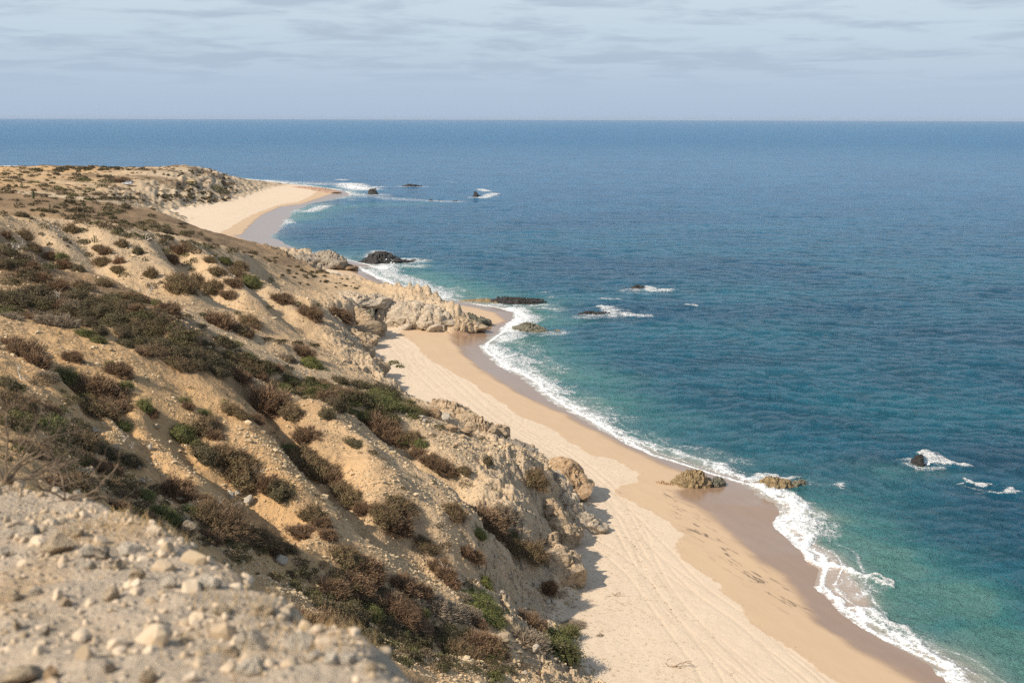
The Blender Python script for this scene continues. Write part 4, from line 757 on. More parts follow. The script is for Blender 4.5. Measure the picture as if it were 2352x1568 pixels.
BUSH = {
 'A': """170 490 80 80 K;30 565 80 60 K;200 575 110 65 K;320 470 60 50 K;285 535 40 30 K;340 525 35 25 K;375 575 45 45 K;575 510 50 40 K;670 530 90 60 K;560 575 60 40 K;640 600 110 60 K;720 620 90 60 K;865 595 80 80 K;990 600 65 50 K;1070 640 90 60 K;1090 545 50 35 K;1235 655 85 60 K;1320 690 60 60 K;1450 720 150 70 K;850 645 110 35 M;270 608 40 20 M
380 670 80 70 M;500 655 50 50 B;205 745 140 100 M;45 740 90 90 B;100 800 90 70 B;365 740 40 30 Y;630 700 130 90 M;740 705 80 50 M;560 790 90 40 K;735 810 120 50 M;290 860 130 80 M;440 832 50 35 B;620 822 30 20 B;595 853 30 20 B;1015 732 75 55 M;1110 755 70 45 B;1300 770 100 50 K;1075 830 120 80 M;1385 750 50 30 M;1480 765 60 30 M;1215 890 100 90 K;1280 970 50 60 M;80 900 160 80 K;370 945 70 50 B;280 1020 130 80 B;430 930 90 80 B;530 950 130 90 G;560 1010 130 80 B;690 1050 120 80 K;785 930 90 60 B;880 870 110 70 M;930 900 110 90 B;910 985 140 90 M;1050 980 110 100 B;1040 1055 110 70 M;1085 1100 90 60 M;1330 1080 120 120 M;1440 825 80 50 M;1600 870 140 110 B;1640 930 80 50 G;1680 820 90 50 M;1740 835 60 35 B;1450 890 90 60 G;1510 960 120 80 B;1710 970 70 50 M;1645 1000 80 50 B;1700 1052 70 35 M;1850 965 100 70 M;1890 930 60 40 B;1920 1070 150 80 M;1990 960 120 110 L;2120 1020 120 90 M;2080 1090 170 110 M;2200 1150 150 90 M;1580 1140 200 90 M;2050 1160 120 50 B;2035 885 130 50 B;2215 910 100 35 K;2140 905 50 20 K;1590 655 110 20 K;1320 580 90 25 K;1760 745 60 40 K;1830 790 80 40 K;1600 685 70 30 K;1680 735 80 40 K;890 1160 100 60 B;700 1165 80 40 M;50 1000 130 110 K;220 1080 130 100 B;330 1130 140 80 B;400 1080 90 60 M
275 232 60 35 K;745 265 120 40 G;520 345 110 40 G;790 350 90 45 G;320 178 90 35 M;500 180 80 45 K;300 290 90 25 G;380 315 100 30 B;680 215 80 40 B;930 280 140 40 M;1080 270 150 50 B;960 240 90 40 K;900 320 80 30 M;970 335 60 40 B;85 330 80 20 B;60 375 130 30 B;360 405 120 40 B;590 390 130 30 B;640 405 90 35 B;870 395 150 40 B;960 430 170 35 K;1120 430 160 35 K;1220 440 120 30 K;800 440 90 30 M;210 200 90 20 K;50 215 80 20 B;120 250 100 30 B;180 268 80 25 B;60 275 80 20 M;200 165 60 16 K;840 470 60 25 B;690 345 70 25 B;745 395 50 25 B;460 295 50 15 K;1000 165 110 20 K;740 165 120 25 K;580 160 120 25 K;1480 410 200 30 K;1700 300 90 30 M;1890 330 120 50 B;2000 300 120 40 B;1960 380 130 50 K;1800 270 60 30 M""",
 'D': """200 50 140 80 K;320 80 120 90 B;430 140 120 90 B;280 180 160 110 K;60 210 160 100 K;150 240 180 90 K;330 240 170 80 K;70 310 180 50 G;430 280 150 80 B;60 360 150 50 Y;200 370 160 60 B;350 390 160 80 Y;470 400 150 100 Y;560 200 140 80 K;650 260 130 80 K;620 340 120 70 K;640 400 150 90 K;730 460 110 80 K;720 530 110 50 G;620 480 120 50 G;760 300 150 90 K;850 370 160 100 K;900 480 130 90 K;930 560 110 80 K;1000 450 170 100 K;1100 520 170 110 K;1200 560 160 110 K;1300 620 160 110 K;1400 640 150 100 K;1130 610 130 70 M;1280 690 150 60 M;1450 700 160 80 K;1560 680 160 90 K;1600 750 150 70 K;1350 720 130 50 M;1740 700 180 90 M;1850 720 160 80 M;1740 785 180 70 B;1900 790 130 50 B;1050 620 120 50 B
770 120 100 70 M;1115 135 80 50 B;1180 115 40 25 M;590 130 120 60 M;1330 130 200 170 M;1430 100 150 100 M;1570 140 160 110 M;1680 200 120 70 B;1490 200 50 30 M;980 210 200 70 M;1230 310 170 110 B;1150 270 80 60 G;1010 300 100 60 B;1380 360 90 50 M;1480 345 80 40 M;1600 390 230 120 B;1830 390 150 90 M;1740 335 60 25 M;1780 460 200 80 M;1470 430 100 40 M;1370 475 100 30 K;1640 530 110 45 K;2180 560 110 40 K;2300 575 100 35 K;2050 540 110 25 K;1960 525 90 20 K;2230 620 180 80 B;2280 690 200 90 L;2110 670 120 70 Y;2030 740 110 60 B;2100 740 110 40 K;2080 230 150 80 B;2180 275 80 40 L;2280 330 160 90 B;1990 90 50 60 M;1830 110 150 110 G;1720 110 120 60 B;1960 295 80 20 M
180 610 220 160 B;90 560 160 100 B;260 680 180 120 B;530 660 120 80 B;60 850 150 140 K;450 800 180 110 G;520 830 140 100 G;350 800 130 60 Y;700 870 240 150 B;800 930 220 150 B;870 750 150 100 B;810 720 80 60 G;930 870 90 60 G;960 910 60 60 Y;1060 1010 110 110 G;1110 1070 90 70 B;1360 990 90 70 G;1380 1020 80 60 B;640 970 130 70 G;720 1030 240 140 M;880 1030 160 120 B;80 970 200 120 M;220 1000 160 120 M;320 1060 200 120 B;110 1050 200 120 M;1510 1080 100 60 G;1540 1130 140 80 M;1700 1040 130 90 M;1650 990 60 50 G;1780 1090 100 70 M;1870 1110 120 70 B;1960 960 270 260 B;2150 1070 160 110 M""",
 'C': """540 350 160 80 B;370 275 70 40 M;930 700 90 22 G;975 730 70 26 G;890 715 60 12 G;810 690 50 20 G;160 810 280 50 M;400 860 250 80 M;200 850 160 50 B;540 830 150 60 K;340 910 140 70 B;600 920 150 60 B;680 860 150 70 K;860 900 260 80 K;840 930 230 80 G;790 970 170 80 G;900 1000 180 60 G;1040 980 120 50 G;1080 1040 190 70 M;440 960 140 120 B;500 1000 140 110 K;395 32 70 22 K;110 60 30 14 K;160 50 30 14 K;200 75 30 14 K;290 75 34 14 K;240 120 30 14 K;300 130 30 14 K;350 70 34 14 K""",
 'E': """900 180 100 70 G;380 180 250 130 G;330 200 200 120 G;560 270 220 140 M;700 330 220 140 K;800 400 120 90 K;960 430 160 80 K;170 320 160 70 M;250 370 150 80 K;560 400 200 80 B;700 470 160 90 B;820 490 130 70 B;1320 220 160 160 G;1500 190 170 120 M;1580 250 120 70 B;1440 320 90 70 G;1520 380 200 140 K;1640 380 170 130 M;1750 430 200 160 M;1780 560 240 160 M;1700 520 130 90 M;1980 600 170 160 B;2060 650 180 130 K;2130 350 110 60 G;2230 380 160 110 M;1870 210 90 50 Y;2250 250 180 130 B;2010 240 40 25 B;1290 640 220 170 B;1350 700 130 120 B;820 610 200 100 M;950 660 130 90 M;1060 690 120 80 G;560 590 170 110 M;410 600 120 80 B;860 770 180 90 B;1200 830 200 100 G;1260 870 150 90 G;1100 870 180 90 B;1560 870 350 190 M;1620 940 190 120 M;1420 820 150 60 G;1540 990 150 100 B;1500 720 130 60 B;2300 830 180 130 M;1900 1000 220 130 M;1980 1060 160 100 B;2240 960 200 90 B""",
 'F': """300 430 200 140 M;400 500 200 150 M;480 560 140 110 B;560 640 160 110 M;640 720 160 120 M;700 790 120 100 B;850 820 180 130 M;930 880 220 140 B;980 930 150 90 B;440 90 110 90 K;780 150 180 130 B;870 210 180 130 B;930 270 150 110 B;700 110 100 60 G;1080 280 150 100 M;1000 290 110 80 G;1140 320 100 60 G;1120 380 130 80 B;1200 430 120 100 B;1290 480 150 100 B;1360 520 90 60 B;660 310 150 60 K;780 380 90 50 K;860 430 80 60 Y;1620 440 70 70 K;1450 510 80 70 M;1970 560 150 100 M;980 740 200 80 M;1370 810 150 110 M;530 840 70 60 Y;380 690 60 50 Y;400 900 120 90 B;60 1040 150 130 K;150 1080 110 70 M;450 980 110 60 B;1600 880 260 150 B;1560 960 120 100 L;1760 800 150 90 Y;1790 990 120 100 G;1830 1030 150 100 M;1170 1040 160 70 M;1310 1060 110 40 B;1460 1100 100 60 B;1530 1150 130 70 B;600 1130 200 90 M;1960 1100 150 120 M;1270 190 90 50 M;1475 245 90 50 B;1580 280 50 30 K;1230 600 40 30 M;1000 640 40 24 B;2170 860 60 40 G;1380 340 60 24 K;1220 250 60 26 Y;1460 600 90 50 B;1270 920 50 24 K""",
 'H': """200 250 220 110 M;330 330 230 140 B;250 440 250 110 B;100 470 200 100 B;330 500 160 90 M;600 450 220 120 B;720 500 180 110 B;520 530 130 80 Y;680 570 150 70 Y;880 310 150 100 B;920 370 130 90 B;960 440 120 70 B;1090 430 80 60 K;1210 410 120 90 L;1180 510 200 60 L;1200 590 320 100 L;1360 640 60 50 L;1220 640 260 60 B;1060 540 100 50 Y;860 600 220 100 Y;980 640 170 90 Y;1100 650 150 70 Y;570 640 300 110 B;650 700 160 80 B;745 655 100 90 G;720 740 200 70 B;100 640 280 180 K;250 680 200 140 K;370 660 160 110 G;150 760 250 160 K;330 830 220 150 K;610 800 130 60 K;740 850 150 70 K;950 870 160 90 L;1000 930 200 110 M;1180 870 220 120 B;1280 920 180 140 M;1100 960 180 120 M;1250 990 90 60 L;1550 720 200 90 B;1520 820 260 140 Y;1720 830 200 110 G;1830 800 140 120 G;1760 920 280 140 G;1680 470 110 90 B;1780 520 80 60 B;1780 350 80 90 G;1860 740 140 40 Y;500 720 100 60 K;1150 720 140 50 B;980 760 60 30 G;2055 825 50 18 Y"""}
# shrubs on the near slope right below the viewpoint, out of focus: x, y, width, height in view pixels, metres away, kind
NEARB = [(840, 1520, 170, 130, 22, 'K'), (930, 1560, 190, 110, 24, 'B'), (780, 1440, 150, 100, 27, 'B'), (1040, 1570, 190, 90, 30, 'K'), (1150, 1560, 170, 80, 36, 'B'), (700, 1380, 120, 80, 30, 'K'), (905, 1500, 170, 130, 33, 'B'), (1010, 1545, 190, 120, 34, 'B'), (820, 1452, 150, 110, 36, 'K'), (1120, 1575, 170, 100, 35, 'K'), (960, 1590, 200, 120, 28, 'B'), (760, 1400, 150, 110, 40, 'K'), (1260, 1590, 160, 110, 36, 'B'), (1330, 1545, 130, 70, 38, 'B'),
         (690, 1330, 150, 100, 44, 'M'), (40, 1085, 170, 90, 30, 'K'), (160, 1110, 150, 80, 30, 'B'), (260, 1160, 130, 80, 30, 'K'), (340, 1195, 120, 70, 30, 'B'), (420, 1225, 120, 60, 30, 'M'), (540, 1300, 120, 70, 24, 'B'), (880, 1560, 140, 120, 26, 'K'), (1400, 1590, 150, 60, 42, 'B'), (1180, 1530, 160, 70, 42, 'K')]
items = []
for vk, txt in BUSH.items():
    s_, ox_, oy_ = VIEWS[vk]
    for ent in txt.replace('\n', ';').split(';'):
        if not ent.strip(): continue
        a, b, c_, d_, kd = ent.split(); items.append([ox_ + float(a) * s_, oy_ + float(b) * s_, float(c_) * s_, float(d_) * s_, kd])
bx = np.array([i[:4] for i in items]); hit, dd = raycast(bx[:, 0], bx[:, 1] + .28 * bx[:, 3])
SH = []
for (px, py, w_, h_, kd), tt, d_ in zip(items, hit, dd):
    if not np.isfinite(tt) or tt < 36: print('miss', round(px), round(py), tt); continue
    W_ = w_ * tt / F_PX / 2; H_ = h_ * tt / F_PX; P = d_ * tt
    SH.append(dict(px=px, py=py, t=tt, x=P[0], y=P[1], W=W_ * 1.08, H=H_, kd=kd, area=w_ * h_, near=False))
for (px, py, w_, h_, tt, kd) in NEARB:
    d_ = ray(px, py); P = d_ * tt; SH.append(dict(px=px, py=py, t=tt, x=P[0], y=P[1], W=w_ * tt / F_PX / 2, H=h_ * tt / F_PX, kd=kd, area=w_ * h_, near=True))
zs = height(np.array([s['x'] for s in SH]), np.array([s['y'] for s in SH]))
def ordn(n): return {1: 'first', 2: 'second', 3: 'third', 4: 'fourth', 5: 'fifth', 6: 'sixth', 7: 'seventh', 8: 'eighth', 9: 'ninth', 10: 'tenth', 11: 'eleventh', 12: 'twelfth', 13: 'thirteenth', 14: 'fourteenth', 15: 'fifteenth', 16: 'sixteenth', 17: 'seventeenth', 18: 'eighteenth', 19: 'nineteenth', 20: 'twentieth'}.get(n, '%dth' % n)
KN = dict(G='leafy green', L='yellow green', M='olive brown', K='dark', B='dry brown', Y='pale grey')
def region(s):
    px, py = s['px'], s['py']
    if s['near']: return 'on the blurred slope just below the viewpoint'
    if s['t'] > 360: return 'on the far dunes' if py < 432 else 'on the flat ground before the far dunes'
    if s['t'] > 235 and py < 500 + .14 * px: return 'on the shaded slope behind the pale spur'
    if py > 1330: return 'in the gully below the foreground stones' if px < 1080 else 'on the bank at the near beach end'
    if px > 1100 and py > 940: return 'along the edge above the beach'
    crest = 735 + (px * .235 if px < 640 else 150 + (px - 640) * .25)
    if py < crest - 8:
        line = 590 + .5 * px
        if py > line - 22 and py < crest: return 'in the dark gully behind the orange ridge' if px < 640 else 'in the scrub strip above the middle of the beach'
        return 'on the upper part of the pale spur' if py < 560 + .1 * px else 'on the lower part of the pale spur'
    if px < 330: return 'at the left of the near orange slope' if py < 950 else 'in the lower left hollow'
    if px < 640: return 'in the middle of the near orange slope' if py < 1120 else 'low on the near orange slope'
    return 'on the rubble slope facing the beach' if py < 1180 else 'low on the rubble slope facing the beach'
SH2 = []
for s, z_ in zip(SH, zs): s['z'] = float(z_); SH2.append(s)
SH2.sort(key=lambda s: -s['area']); MAIN = SH2[:300]; REST = SH2[300:]
from collections import defaultdict
buck = defaultdict(list)
for s in MAIN:
    sz = 'broad' if s['W'] * 2 > 3.6 else 'small' if s['W'] * 2 < 1.7 else ''
    s['rg'] = region(s); buck[(sz, s['kd'], s['rg'])].append(s)
for (sz, kd, rg), L_ in buck.items():
    L_.sort(key=lambda s: s['px']); kn = (sz + ' ' if sz else '') + KN[kd] + ' shrub'
    for i, s in enumerate(L_):
        if len(L_) == 1: s['lab'] = 'the only ' + kn + ' ' + rg
        elif i == 0: s['lab'] = 'leftmost ' + kn + ' ' + rg
        elif i == len(L_) - 1: s['lab'] = 'rightmost ' + kn + ' ' + rg
        else: s['lab'] = (ordn(i + 1) + ' ' + kn + ' from the left ' + rg).replace('dry brown shrub from the left in the middle', 'dry brown shrub from left in the middle')
GN = dict(G='green shrubs on the hillside', L='green shrubs on the hillside', M='olive brown shrubs on the hillside', K='dark shrubs on the hillside', B='dry brown shrubs on the hillside', Y='dry brown shrubs on the hillside')
NM = dict(G='green_shrub', L='green_shrub', M='olive_shrub', K='dark_shrub', B='dry_shrub', Y='dry_shrub')
def slope_at(x_, y_):
    e = 1.2; z4 = height(np.array([x_ + e, x_ - e, x_, x_]), np.array([y_, y_, y_ + e, y_ - e]), False); return (z4[0] - z4[1]) / (2 * e), (z4[2] - z4[3]) / (2 * e)
for i, s in enumerate(MAIN):
    R = np.random.default_rng(7000 + i); gx_, gy_ = slope_at(s['x'], s['y'])
    hgt = np.clip(s['H'] * .78, .25, min(2.6, s['W'] * 1.15)); dep = s['W'] * R.uniform(.8, 1.1)
    if s['kd'] == 'L': hgt *= .6
    if s['t'] > 330: hgt = min(s['H'] * 1.0, 2.2); dep = s['W'] * .8
    f_ = 1.16 if s['t'] < 130 else 1.02
    e = put_shrub(NM[s['kd']], s['kd'], (s['x'], s['y'], s['z'] - .08 * hgt), s['W'] * f_, dep * f_, hgt * 1.08, 0, int(R.integers(3)), fine=(s['near'] or (s['t'] < 85 and s['W'] > 1.3)))
    m_ = Matrix.Rotation(math.atan(np.clip(gy_, -.8, .8)) * .8, 4, 'X') @ Matrix.Rotation(-math.atan(np.clip(gx_, -.8, .8)) * .8, 4, 'Y') @ Matrix.Rotation(R.normal(0, .25), 4, 'Z')
    e.rotation_euler = m_.to_euler(); label(e, s['lab'], 'shrub', GN[s['kd']])
# the rest, the dense tangle in the gullies and the countless far tufts: objects of low scrub
ZONES = [  # view ellipse cx, cy, rx, ry, tilt, how many, size m, kinds
    (120, 650, 190, 60, .45, 40, 1.15, 'MBBM'), (330, 755, 150, 45, .55, 56, 1.1, 'KBMB'), (520, 815, 110, 30, .35, 60, 1.1, 'KMMB'), (60, 700, 120, 30, .15, 40, 1.1, 'YBY'), (730, 900, 170, 26, .30, 70, 1.0, 'KMGB'), (820, 925, 150, 30, .33, 60, 1.0, 'GMKG'),
    (90, 980, 130, 110, .2, 46, .75, 'KBMG'), (230, 1110, 150, 70, .5, 44, .65, 'KMBB'), (420, 1240, 160, 70, .5, 38, .6, 'KMBB'), (620, 1290, 120, 45, .5, 26, .6, 'BMK'), (820, 1370, 170, 60, .3, 60, .65, 'BBKM'), (900, 1450, 140, 60, .3, 80, .65, 'KBM'), (1080, 1500, 130, 50, .3, 55, .6, 'BGMK'), (960, 1480, 90, 60, .3, 40, .6, 'KBG'),
    (150, 470, 170, 22, .10, 40, 1.3, 'KBM'), (330, 530, 220, 24, .25, 50, 1.3, 'KBM'), (650, 610, 90, 14, .3, 20, .7, 'K'), (760, 640, 70, 20, .35, 26, .5, 'K'), (390, 455, 130, 7, .05, 40, 1.4, 'KBB'), (460, 447, 80, 16, .25, 40, 1.2, 'BBK'), (510, 425, 60, 12, .2, 24, 1.2, 'BKB'), (230, 388, 130, 4, 0, 40, 1.4, 'KMB'), (150, 405, 160, 12, .02, 22, 1.3, 'MBM'), (130, 440, 160, 10, .05, 24, 1.2, 'BMB'), (450, 400, 110, 10, .05, 40, .8, 'BBM')]
TONE = dict(K=.05, M=.30, G=.52, L=.56, B=.75, Y=.98)
def tone_mat():
    m, t = mat('scrub_foliage'); k = t.attr('tone'); n = t.noise(t.pos(), 3.0, 4, .7)
    r = t.n.new('ShaderNodeValToRGB'); el = r.color_ramp.elements; cols = [(0, (.068, .054, .030)), (.30, (.11, .10, .05)), (.52, (.10, .115, .035)), (.62, (.15, .16, .045)), (.75, (.165, .115, .072)), (1.0, (.27, .21, .15))]
    el[0].position = 0; el[0].color = cols[0][1] + (1,); el[1].position = 1; el[1].color = cols[-1][1] + (1,)
    for p_, c_ in cols[1:-1]: e_ = el.new(p_); e_.color = c_ + (1,)
    t.put(r.inputs[0], k); c = t.mix(t.ramp(n, .3, .7), t.mix(.45, r.outputs[0], (.03, .022, .012)), t.mix(.15, r.outputs[0], (.4, .35, .2))); t.out(c, .8, None, .15); return m
TONE_M = tone_mat()
def blob(R, x_, y_, z_, w_, dp_, h_, n, leaf, rz):
    d = R.normal(size=(n, 3)); d[:, 2] = np.abs(d[:, 2]) * .95 - .1; d /= np.linalg.norm(d, axis=1)[:, None]; sd0 = int(R.integers(1e6))
    c = d * (lump(d, sd0) * (1 - np.abs(R.normal(.05, .16, n))) * .9)[:, None]; up = d * .7 + R.normal(0, .55, (n, 3)) + np.array([0, 0, .3]); up /= np.linalg.norm(up, axis=1)[:, None]
    side = np.cross(up, R.normal(size=(n, 3))); side /= np.linalg.norm(side, axis=1)[:, None]; S = np.array([w_, dp_, h_]); ca, sa = math.cos(rz), math.sin(rz)
    c = c * S; c = np.stack([c[:, 0] * ca - c[:, 1] * sa, c[:, 0] * sa + c[:, 1] * ca, c[:, 2]], 1) + np.array([x_, y_, z_])
    L = leaf * R.uniform(.6, 1.7, n)[:, None]; Wd = L * R.uniform(.22, .5, n)[:, None]
    return np.stack([c - up * L, c + side * Wd, c + up * L, c - side * Wd], 1).reshape(-1, 3)
def scrub_stuff():
    R = np.random.default_rng(99)
    pts = [(s['x'], s['y'], s['W'] * 1.2, s['W'] * 1.1, max(s['H'] * .75, .3), s['kd']) for s in REST]
    zp = []; zk = []
    for cx, cy, rx, ry, ti, n, sz, kinds in ZONES:
        a = R.uniform(0, 6.28, n); q = np.sqrt(R.uniform(0, 1, n)); ux = rx * q * np.cos(a); uy = ry * q * np.sin(a); ti_ = math.atan(ti)
        for u, v_ in zip(ux, uy): zp.append((cx + u * math.cos(ti_) - v_ * math.sin(ti_), cy + u * math.sin(ti_) + v_ * math.cos(ti_))); zk.append((sz * R.uniform(.5, 1.35), kinds[int(R.integers(len(kinds)))]))
    zp = np.array(zp); hit, dd = raycast(zp[:, 0], zp[:, 1]); P = dd * np.nan_to_num(hit, nan=1)[:, None]; _, _, _, sfz = fields(P[:, 0], P[:, 1])
    for (w_, kd), tt, p_, sf0, (zx, zy) in zip(zk, hit, P, sfz, zp):
        if tt > 400 and any(a < zx < b and c < zy < d for a, b, c, d in ((262, 332, 404, 434), (284, 376, 450, 480), (424, 504, 404, 428))): continue
        if np.isfinite(tt) and tt > 34 and sf0 > 1.0: pts.append((p_[0], p_[1], w_, w_ * R.uniform(.7, 1.2), w_ * R.uniform(.45, .75), kd))
    Pz = height(np.array([p[0] for p in pts]), np.array([p[1] for p in pts])); VS = []; TN = []
    for p, z_ in zip(pts, Pz):
        r_ = math.hypot(p[0], p[1]); leaf = max(.05, .00042 * r_ * 1.3); n = int(np.clip(5.2 * p[2] * p[3] / (leaf * leaf) * .6, 120, 1500))
        v_ = blob(R, p[0], p[1], z_ - .05, p[2], p[3], p[4], n, leaf, R.uniform(0, 3)); VS.append(v_); TN.append(np.full(len(v_), np.clip(TONE[p[5]] + R.normal(0, .05), 0, 1)))
    V_ = np.vstack(VS); o = mesh_obj('scrub', V_, np.arange(len(V_)).reshape(-1, 4), TONE_M, smooth=False, attrs=dict(tone=np.concatenate(TN))); label(o, 'tangled dry scrub filling the gullies and hollows between the shrubs', 'scrub', kind='stuff'); print('SCRUB', len(V_) // 4)
    # tufts
    pts = []
    n = 4200; a = R.uniform(math.radians(-26), math.radians(-9), n); r_ = R.uniform(380, 800, n); X_ = np.sin(a) * r_; Y_ = np.cos(a) * r_
    _, _, _, sf_a = fields(X_, Y_); dn_ = fbm(X_ * .022, Y_ * .05, 711, 4, .6); ok = (sf_a > 3) & (dn_ > -.03)
    for x_, y_ in zip(X_[ok], Y_[ok]): pts.append((x_, y_, R.uniform(.3, 1.5), R.uniform(.15, .5)))
    n = 4200; a = R.uniform(math.radians(-26), math.radians(6), n); r_ = R.uniform(58, 330, n); X_ = np.sin(a) * r_; Y_ = np.cos(a) * r_
    _, _, _, sf_a = fields(X_, Y_); ok = (sf_a > .5) & (fbm(X_ * .07, Y_ * .07, 712, 3) > -.05)
    for x_, y_ in zip(X_[ok], Y_[ok]): q = R.uniform(.08, .34); pts.append((x_, y_, q, q * .7))
    n = 2600; a = R.uniform(math.radians(-3), math.radians(12), n); r_ = R.uniform(84, 118, n); X_ = np.sin(a) * r_; Y_ = np.cos(a) * r_   # strand plants on the dry sand
    _, _, sd_a, sf_a = fields(X_, Y_); ok = (sf_a < -.2) & (sd_a > 4) & (sf_a > -13) & (fbm(X_ * .25, Y_ * .5, 713, 3) > .05)
    for x_, y_ in zip(X_[ok], Y_[ok]): q = R.uniform(.05, .16); pts.append((x_, y_, q, .05))
    Z = height(np.array([p[0] for p in pts]), np.array([p[1] for p in pts])); VS = []
    for (x_, y_, w_, h_), z_ in zip(pts, Z): VS.append(blob(R, x_, y_, z_ - .03, w_, w_ * .8, h_, int(np.clip(60 * w_, 10, 110)), float(np.clip(w_ * .3, .03, .30)), R.uniform(0, 3)))
    V_ = np.vstack(VS); o = mesh_obj('grass_tufts', V_, np.arange(len(V_)).reshape(-1, 4), SCRUB_M, smooth=False); label(o, 'low dry grass tufts scattered over dunes, slopes and upper sand', 'grass', kind='stuff')
SCRUB_M = leaf_mat('low_scrub_leaves', (.15, .112, .062), (.27, .205, .12))
scrub_stuff()
print('SHRUBS', len(MAIN), len(REST))

# ---------------------------------------------------------------- loose stones
STN = []   # boulders one can point at: view, x, y, w, h, material, label
STN_T = [
 ('E', 1100, 345, 45, 55, 'white', 'grey egg shaped boulder at the foot of the eroded rills'), ('E', 1150, 190, 60, 44, 'stone', 'tan flat faced boulder high on the bare orange slope'),
 ('E', 1697, 700, 60, 92, 'white', 'tall white boulder of the cluster below the long brown shrub'), ('E', 1745, 685, 42, 42, 'white', 'small round white boulder beside the tall white one'),
 ('E', 1613, 755, 62, 34, 'white', 'flat grey stone left of the tall white boulder'), ('E', 1832, 730, 84, 62, 'white', 'rounded grey white boulder at the right of the cluster'),
 ('E', 1745, 785, 115, 76, 'stone', 'largest tan boulder, lowest of the white boulder cluster'), ('E', 1388, 945, 112, 130, 'stone', 'big tan boulder with a pointed top beside the gully rubble'),
 ('E', 1358, 868, 90, 56, 'stone', 'slanting tan boulder just above the big pointed one'), ('E', 415, 487, 96, 60, 'white', 'grey slab behind the bare twigs at left'), ('E', 560, 503, 50, 58, 'white', 'upright white stone in the left hollow'),
 ('E', 640, 530, 104, 90, 'stone', 'angular brown boulder in the left hollow'), ('E', 497, 532, 58, 36, 'white', 'flat white stone in front of the upright white stone'), ('E', 1020, 490, 52, 32, 'white', 'white stone at the end of the rills'),
 ('E', 1045, 592, 42, 38, 'white', 'small white stone on the path below the rills'), ('E', 880, 705, 54, 40, 'white', 'white stone below the row of dark green shrubs'), ('E', 1320, 730, 66, 60, 'stone', 'tan boulder half hidden by a brown shrub'),
 ('E', 695, 224, 62, 42, 'white', 'blue grey stone under the long brown shrub at left'), ('E', 858, 352, 86, 50, 'stone', 'tan boulder under the bleached roots'), ('E', 2060, 1165, 110, 78, 'white', 'round grey boulder alone on the lower slope'),
 ('H', 1345, 838, 125, 70, 'stone', 'big split tan boulder between the two leafy banks'), ('H', 575, 566, 110, 42, 'white', 'flat pale slab among brown scrub in the gully bottom'), ('H', 1588, 962, 56, 66, 'white', 'white leaning stone on the near rubble'),
 ('H', 1343, 510, 36, 38, 'white', 'round white stone beside the dark gully'), ('H', 1405, 372, 36, 30, 'white', 'round white stone above the dark gully'), ('H', 1585, 450, 40, 56, 'white', 'tall white stone on the right wall of the gully'),
 ('H', 1865, 612, 42, 20, 'white', 'small white stone alone on the sand'), ('H', 1716, 577, 42, 36, 'white', 'right stone of the pile where the gully meets the sand'), ('H', 1680, 572, 46, 38, 'white', 'middle stone of the pile where the gully meets the sand'), ('H', 1700, 624, 46, 28, 'stone', 'lowest stone of the pile where the gully meets the sand'),
 ('H', 1510, 1096, 42, 30, 'white', 'white stone at the bottom of the near rubble'), ('H', 1466, 948, 60, 40, 'stone', 'tan stone at the top of the near rubble'), ('H', 1400, 925, 50, 34, 'stone', 'tan stone left of the leaning white stone'), ('H', 1890, 940, 50, 60, 'stone', 'tan boulder under the right end of the leafy bank'),
 ('F', 1225, 92, 125, 104, 'orange', 'large orange brown boulder above the middle of the beach'), ('F', 1312, 130, 72, 66, 'white', 'white boulder right of the large orange one'), ('F', 1140, 125, 60, 50, 'white', 'white boulder left of the large orange one'), ('F', 1160, 150, 40, 30, 'white', 'small white stone in front of the large orange boulder'), ('F', 1362, 206, 104, 62, 'orange', 'low orange boulder below the large one'),
 ('F', 1462, 226, 112, 62, 'orange', 'rightmost smooth orange boulder below the long ledge'), ('F', 1792, 312, 64, 40, 'stone', 'left loose block at the cliff edge above the sand'), ('F', 1942, 345, 60, 44, 'stone', 'right loose block at the cliff edge above the sand'), ('F', 2110, 1085, 70, 62, 'orange', 'orange block balanced on the cliff edge by the boulder gully'), ('F', 2150, 1105, 44, 44, 'white', 'grey block leaning against the orange block')]
bx = np.array([(VIEWS[v][1] + a * VIEWS[v][0], VIEWS[v][2] + (b + .3 * h) * VIEWS[v][0]) for v, a, b, w_, h, m_, l_ in STN_T]); hit, dd = raycast(bx[:, 0], bx[:, 1])
for i, ((v, a, b, w_, h, mt, lab), tt, d_) in enumerate(zip(STN_T, hit, dd)):
    if not np.isfinite(tt): print('stone miss', lab); continue
    R = np.random.default_rng(400 + i); P = d_ * tt; W_ = w_ * VIEWS[v][0] * tt / F_PX / 2; H_ = h * VIEWS[v][0] * tt / F_PX / 2
    p, f = boulder(1, 4, 12, .05, R); p = p / np.abs(p).max(0); p = p * np.array([W_ * 1.08, W_ * R.uniform(.7, 1), H_ * 1.15])
    z_ = float(height(P[0:1], P[1:2])[0]); o = mesh_obj('boulder', p, f, RM[mt], smooth=mt != 'stone'); o.location = (P[0], P[1], z_ + H_ * .55); o.rotation_euler = (R.normal(0, .15), R.normal(0, .15), R.normal(0, .4))
    label(o, lab, 'boulder', 'boulders on the slope')
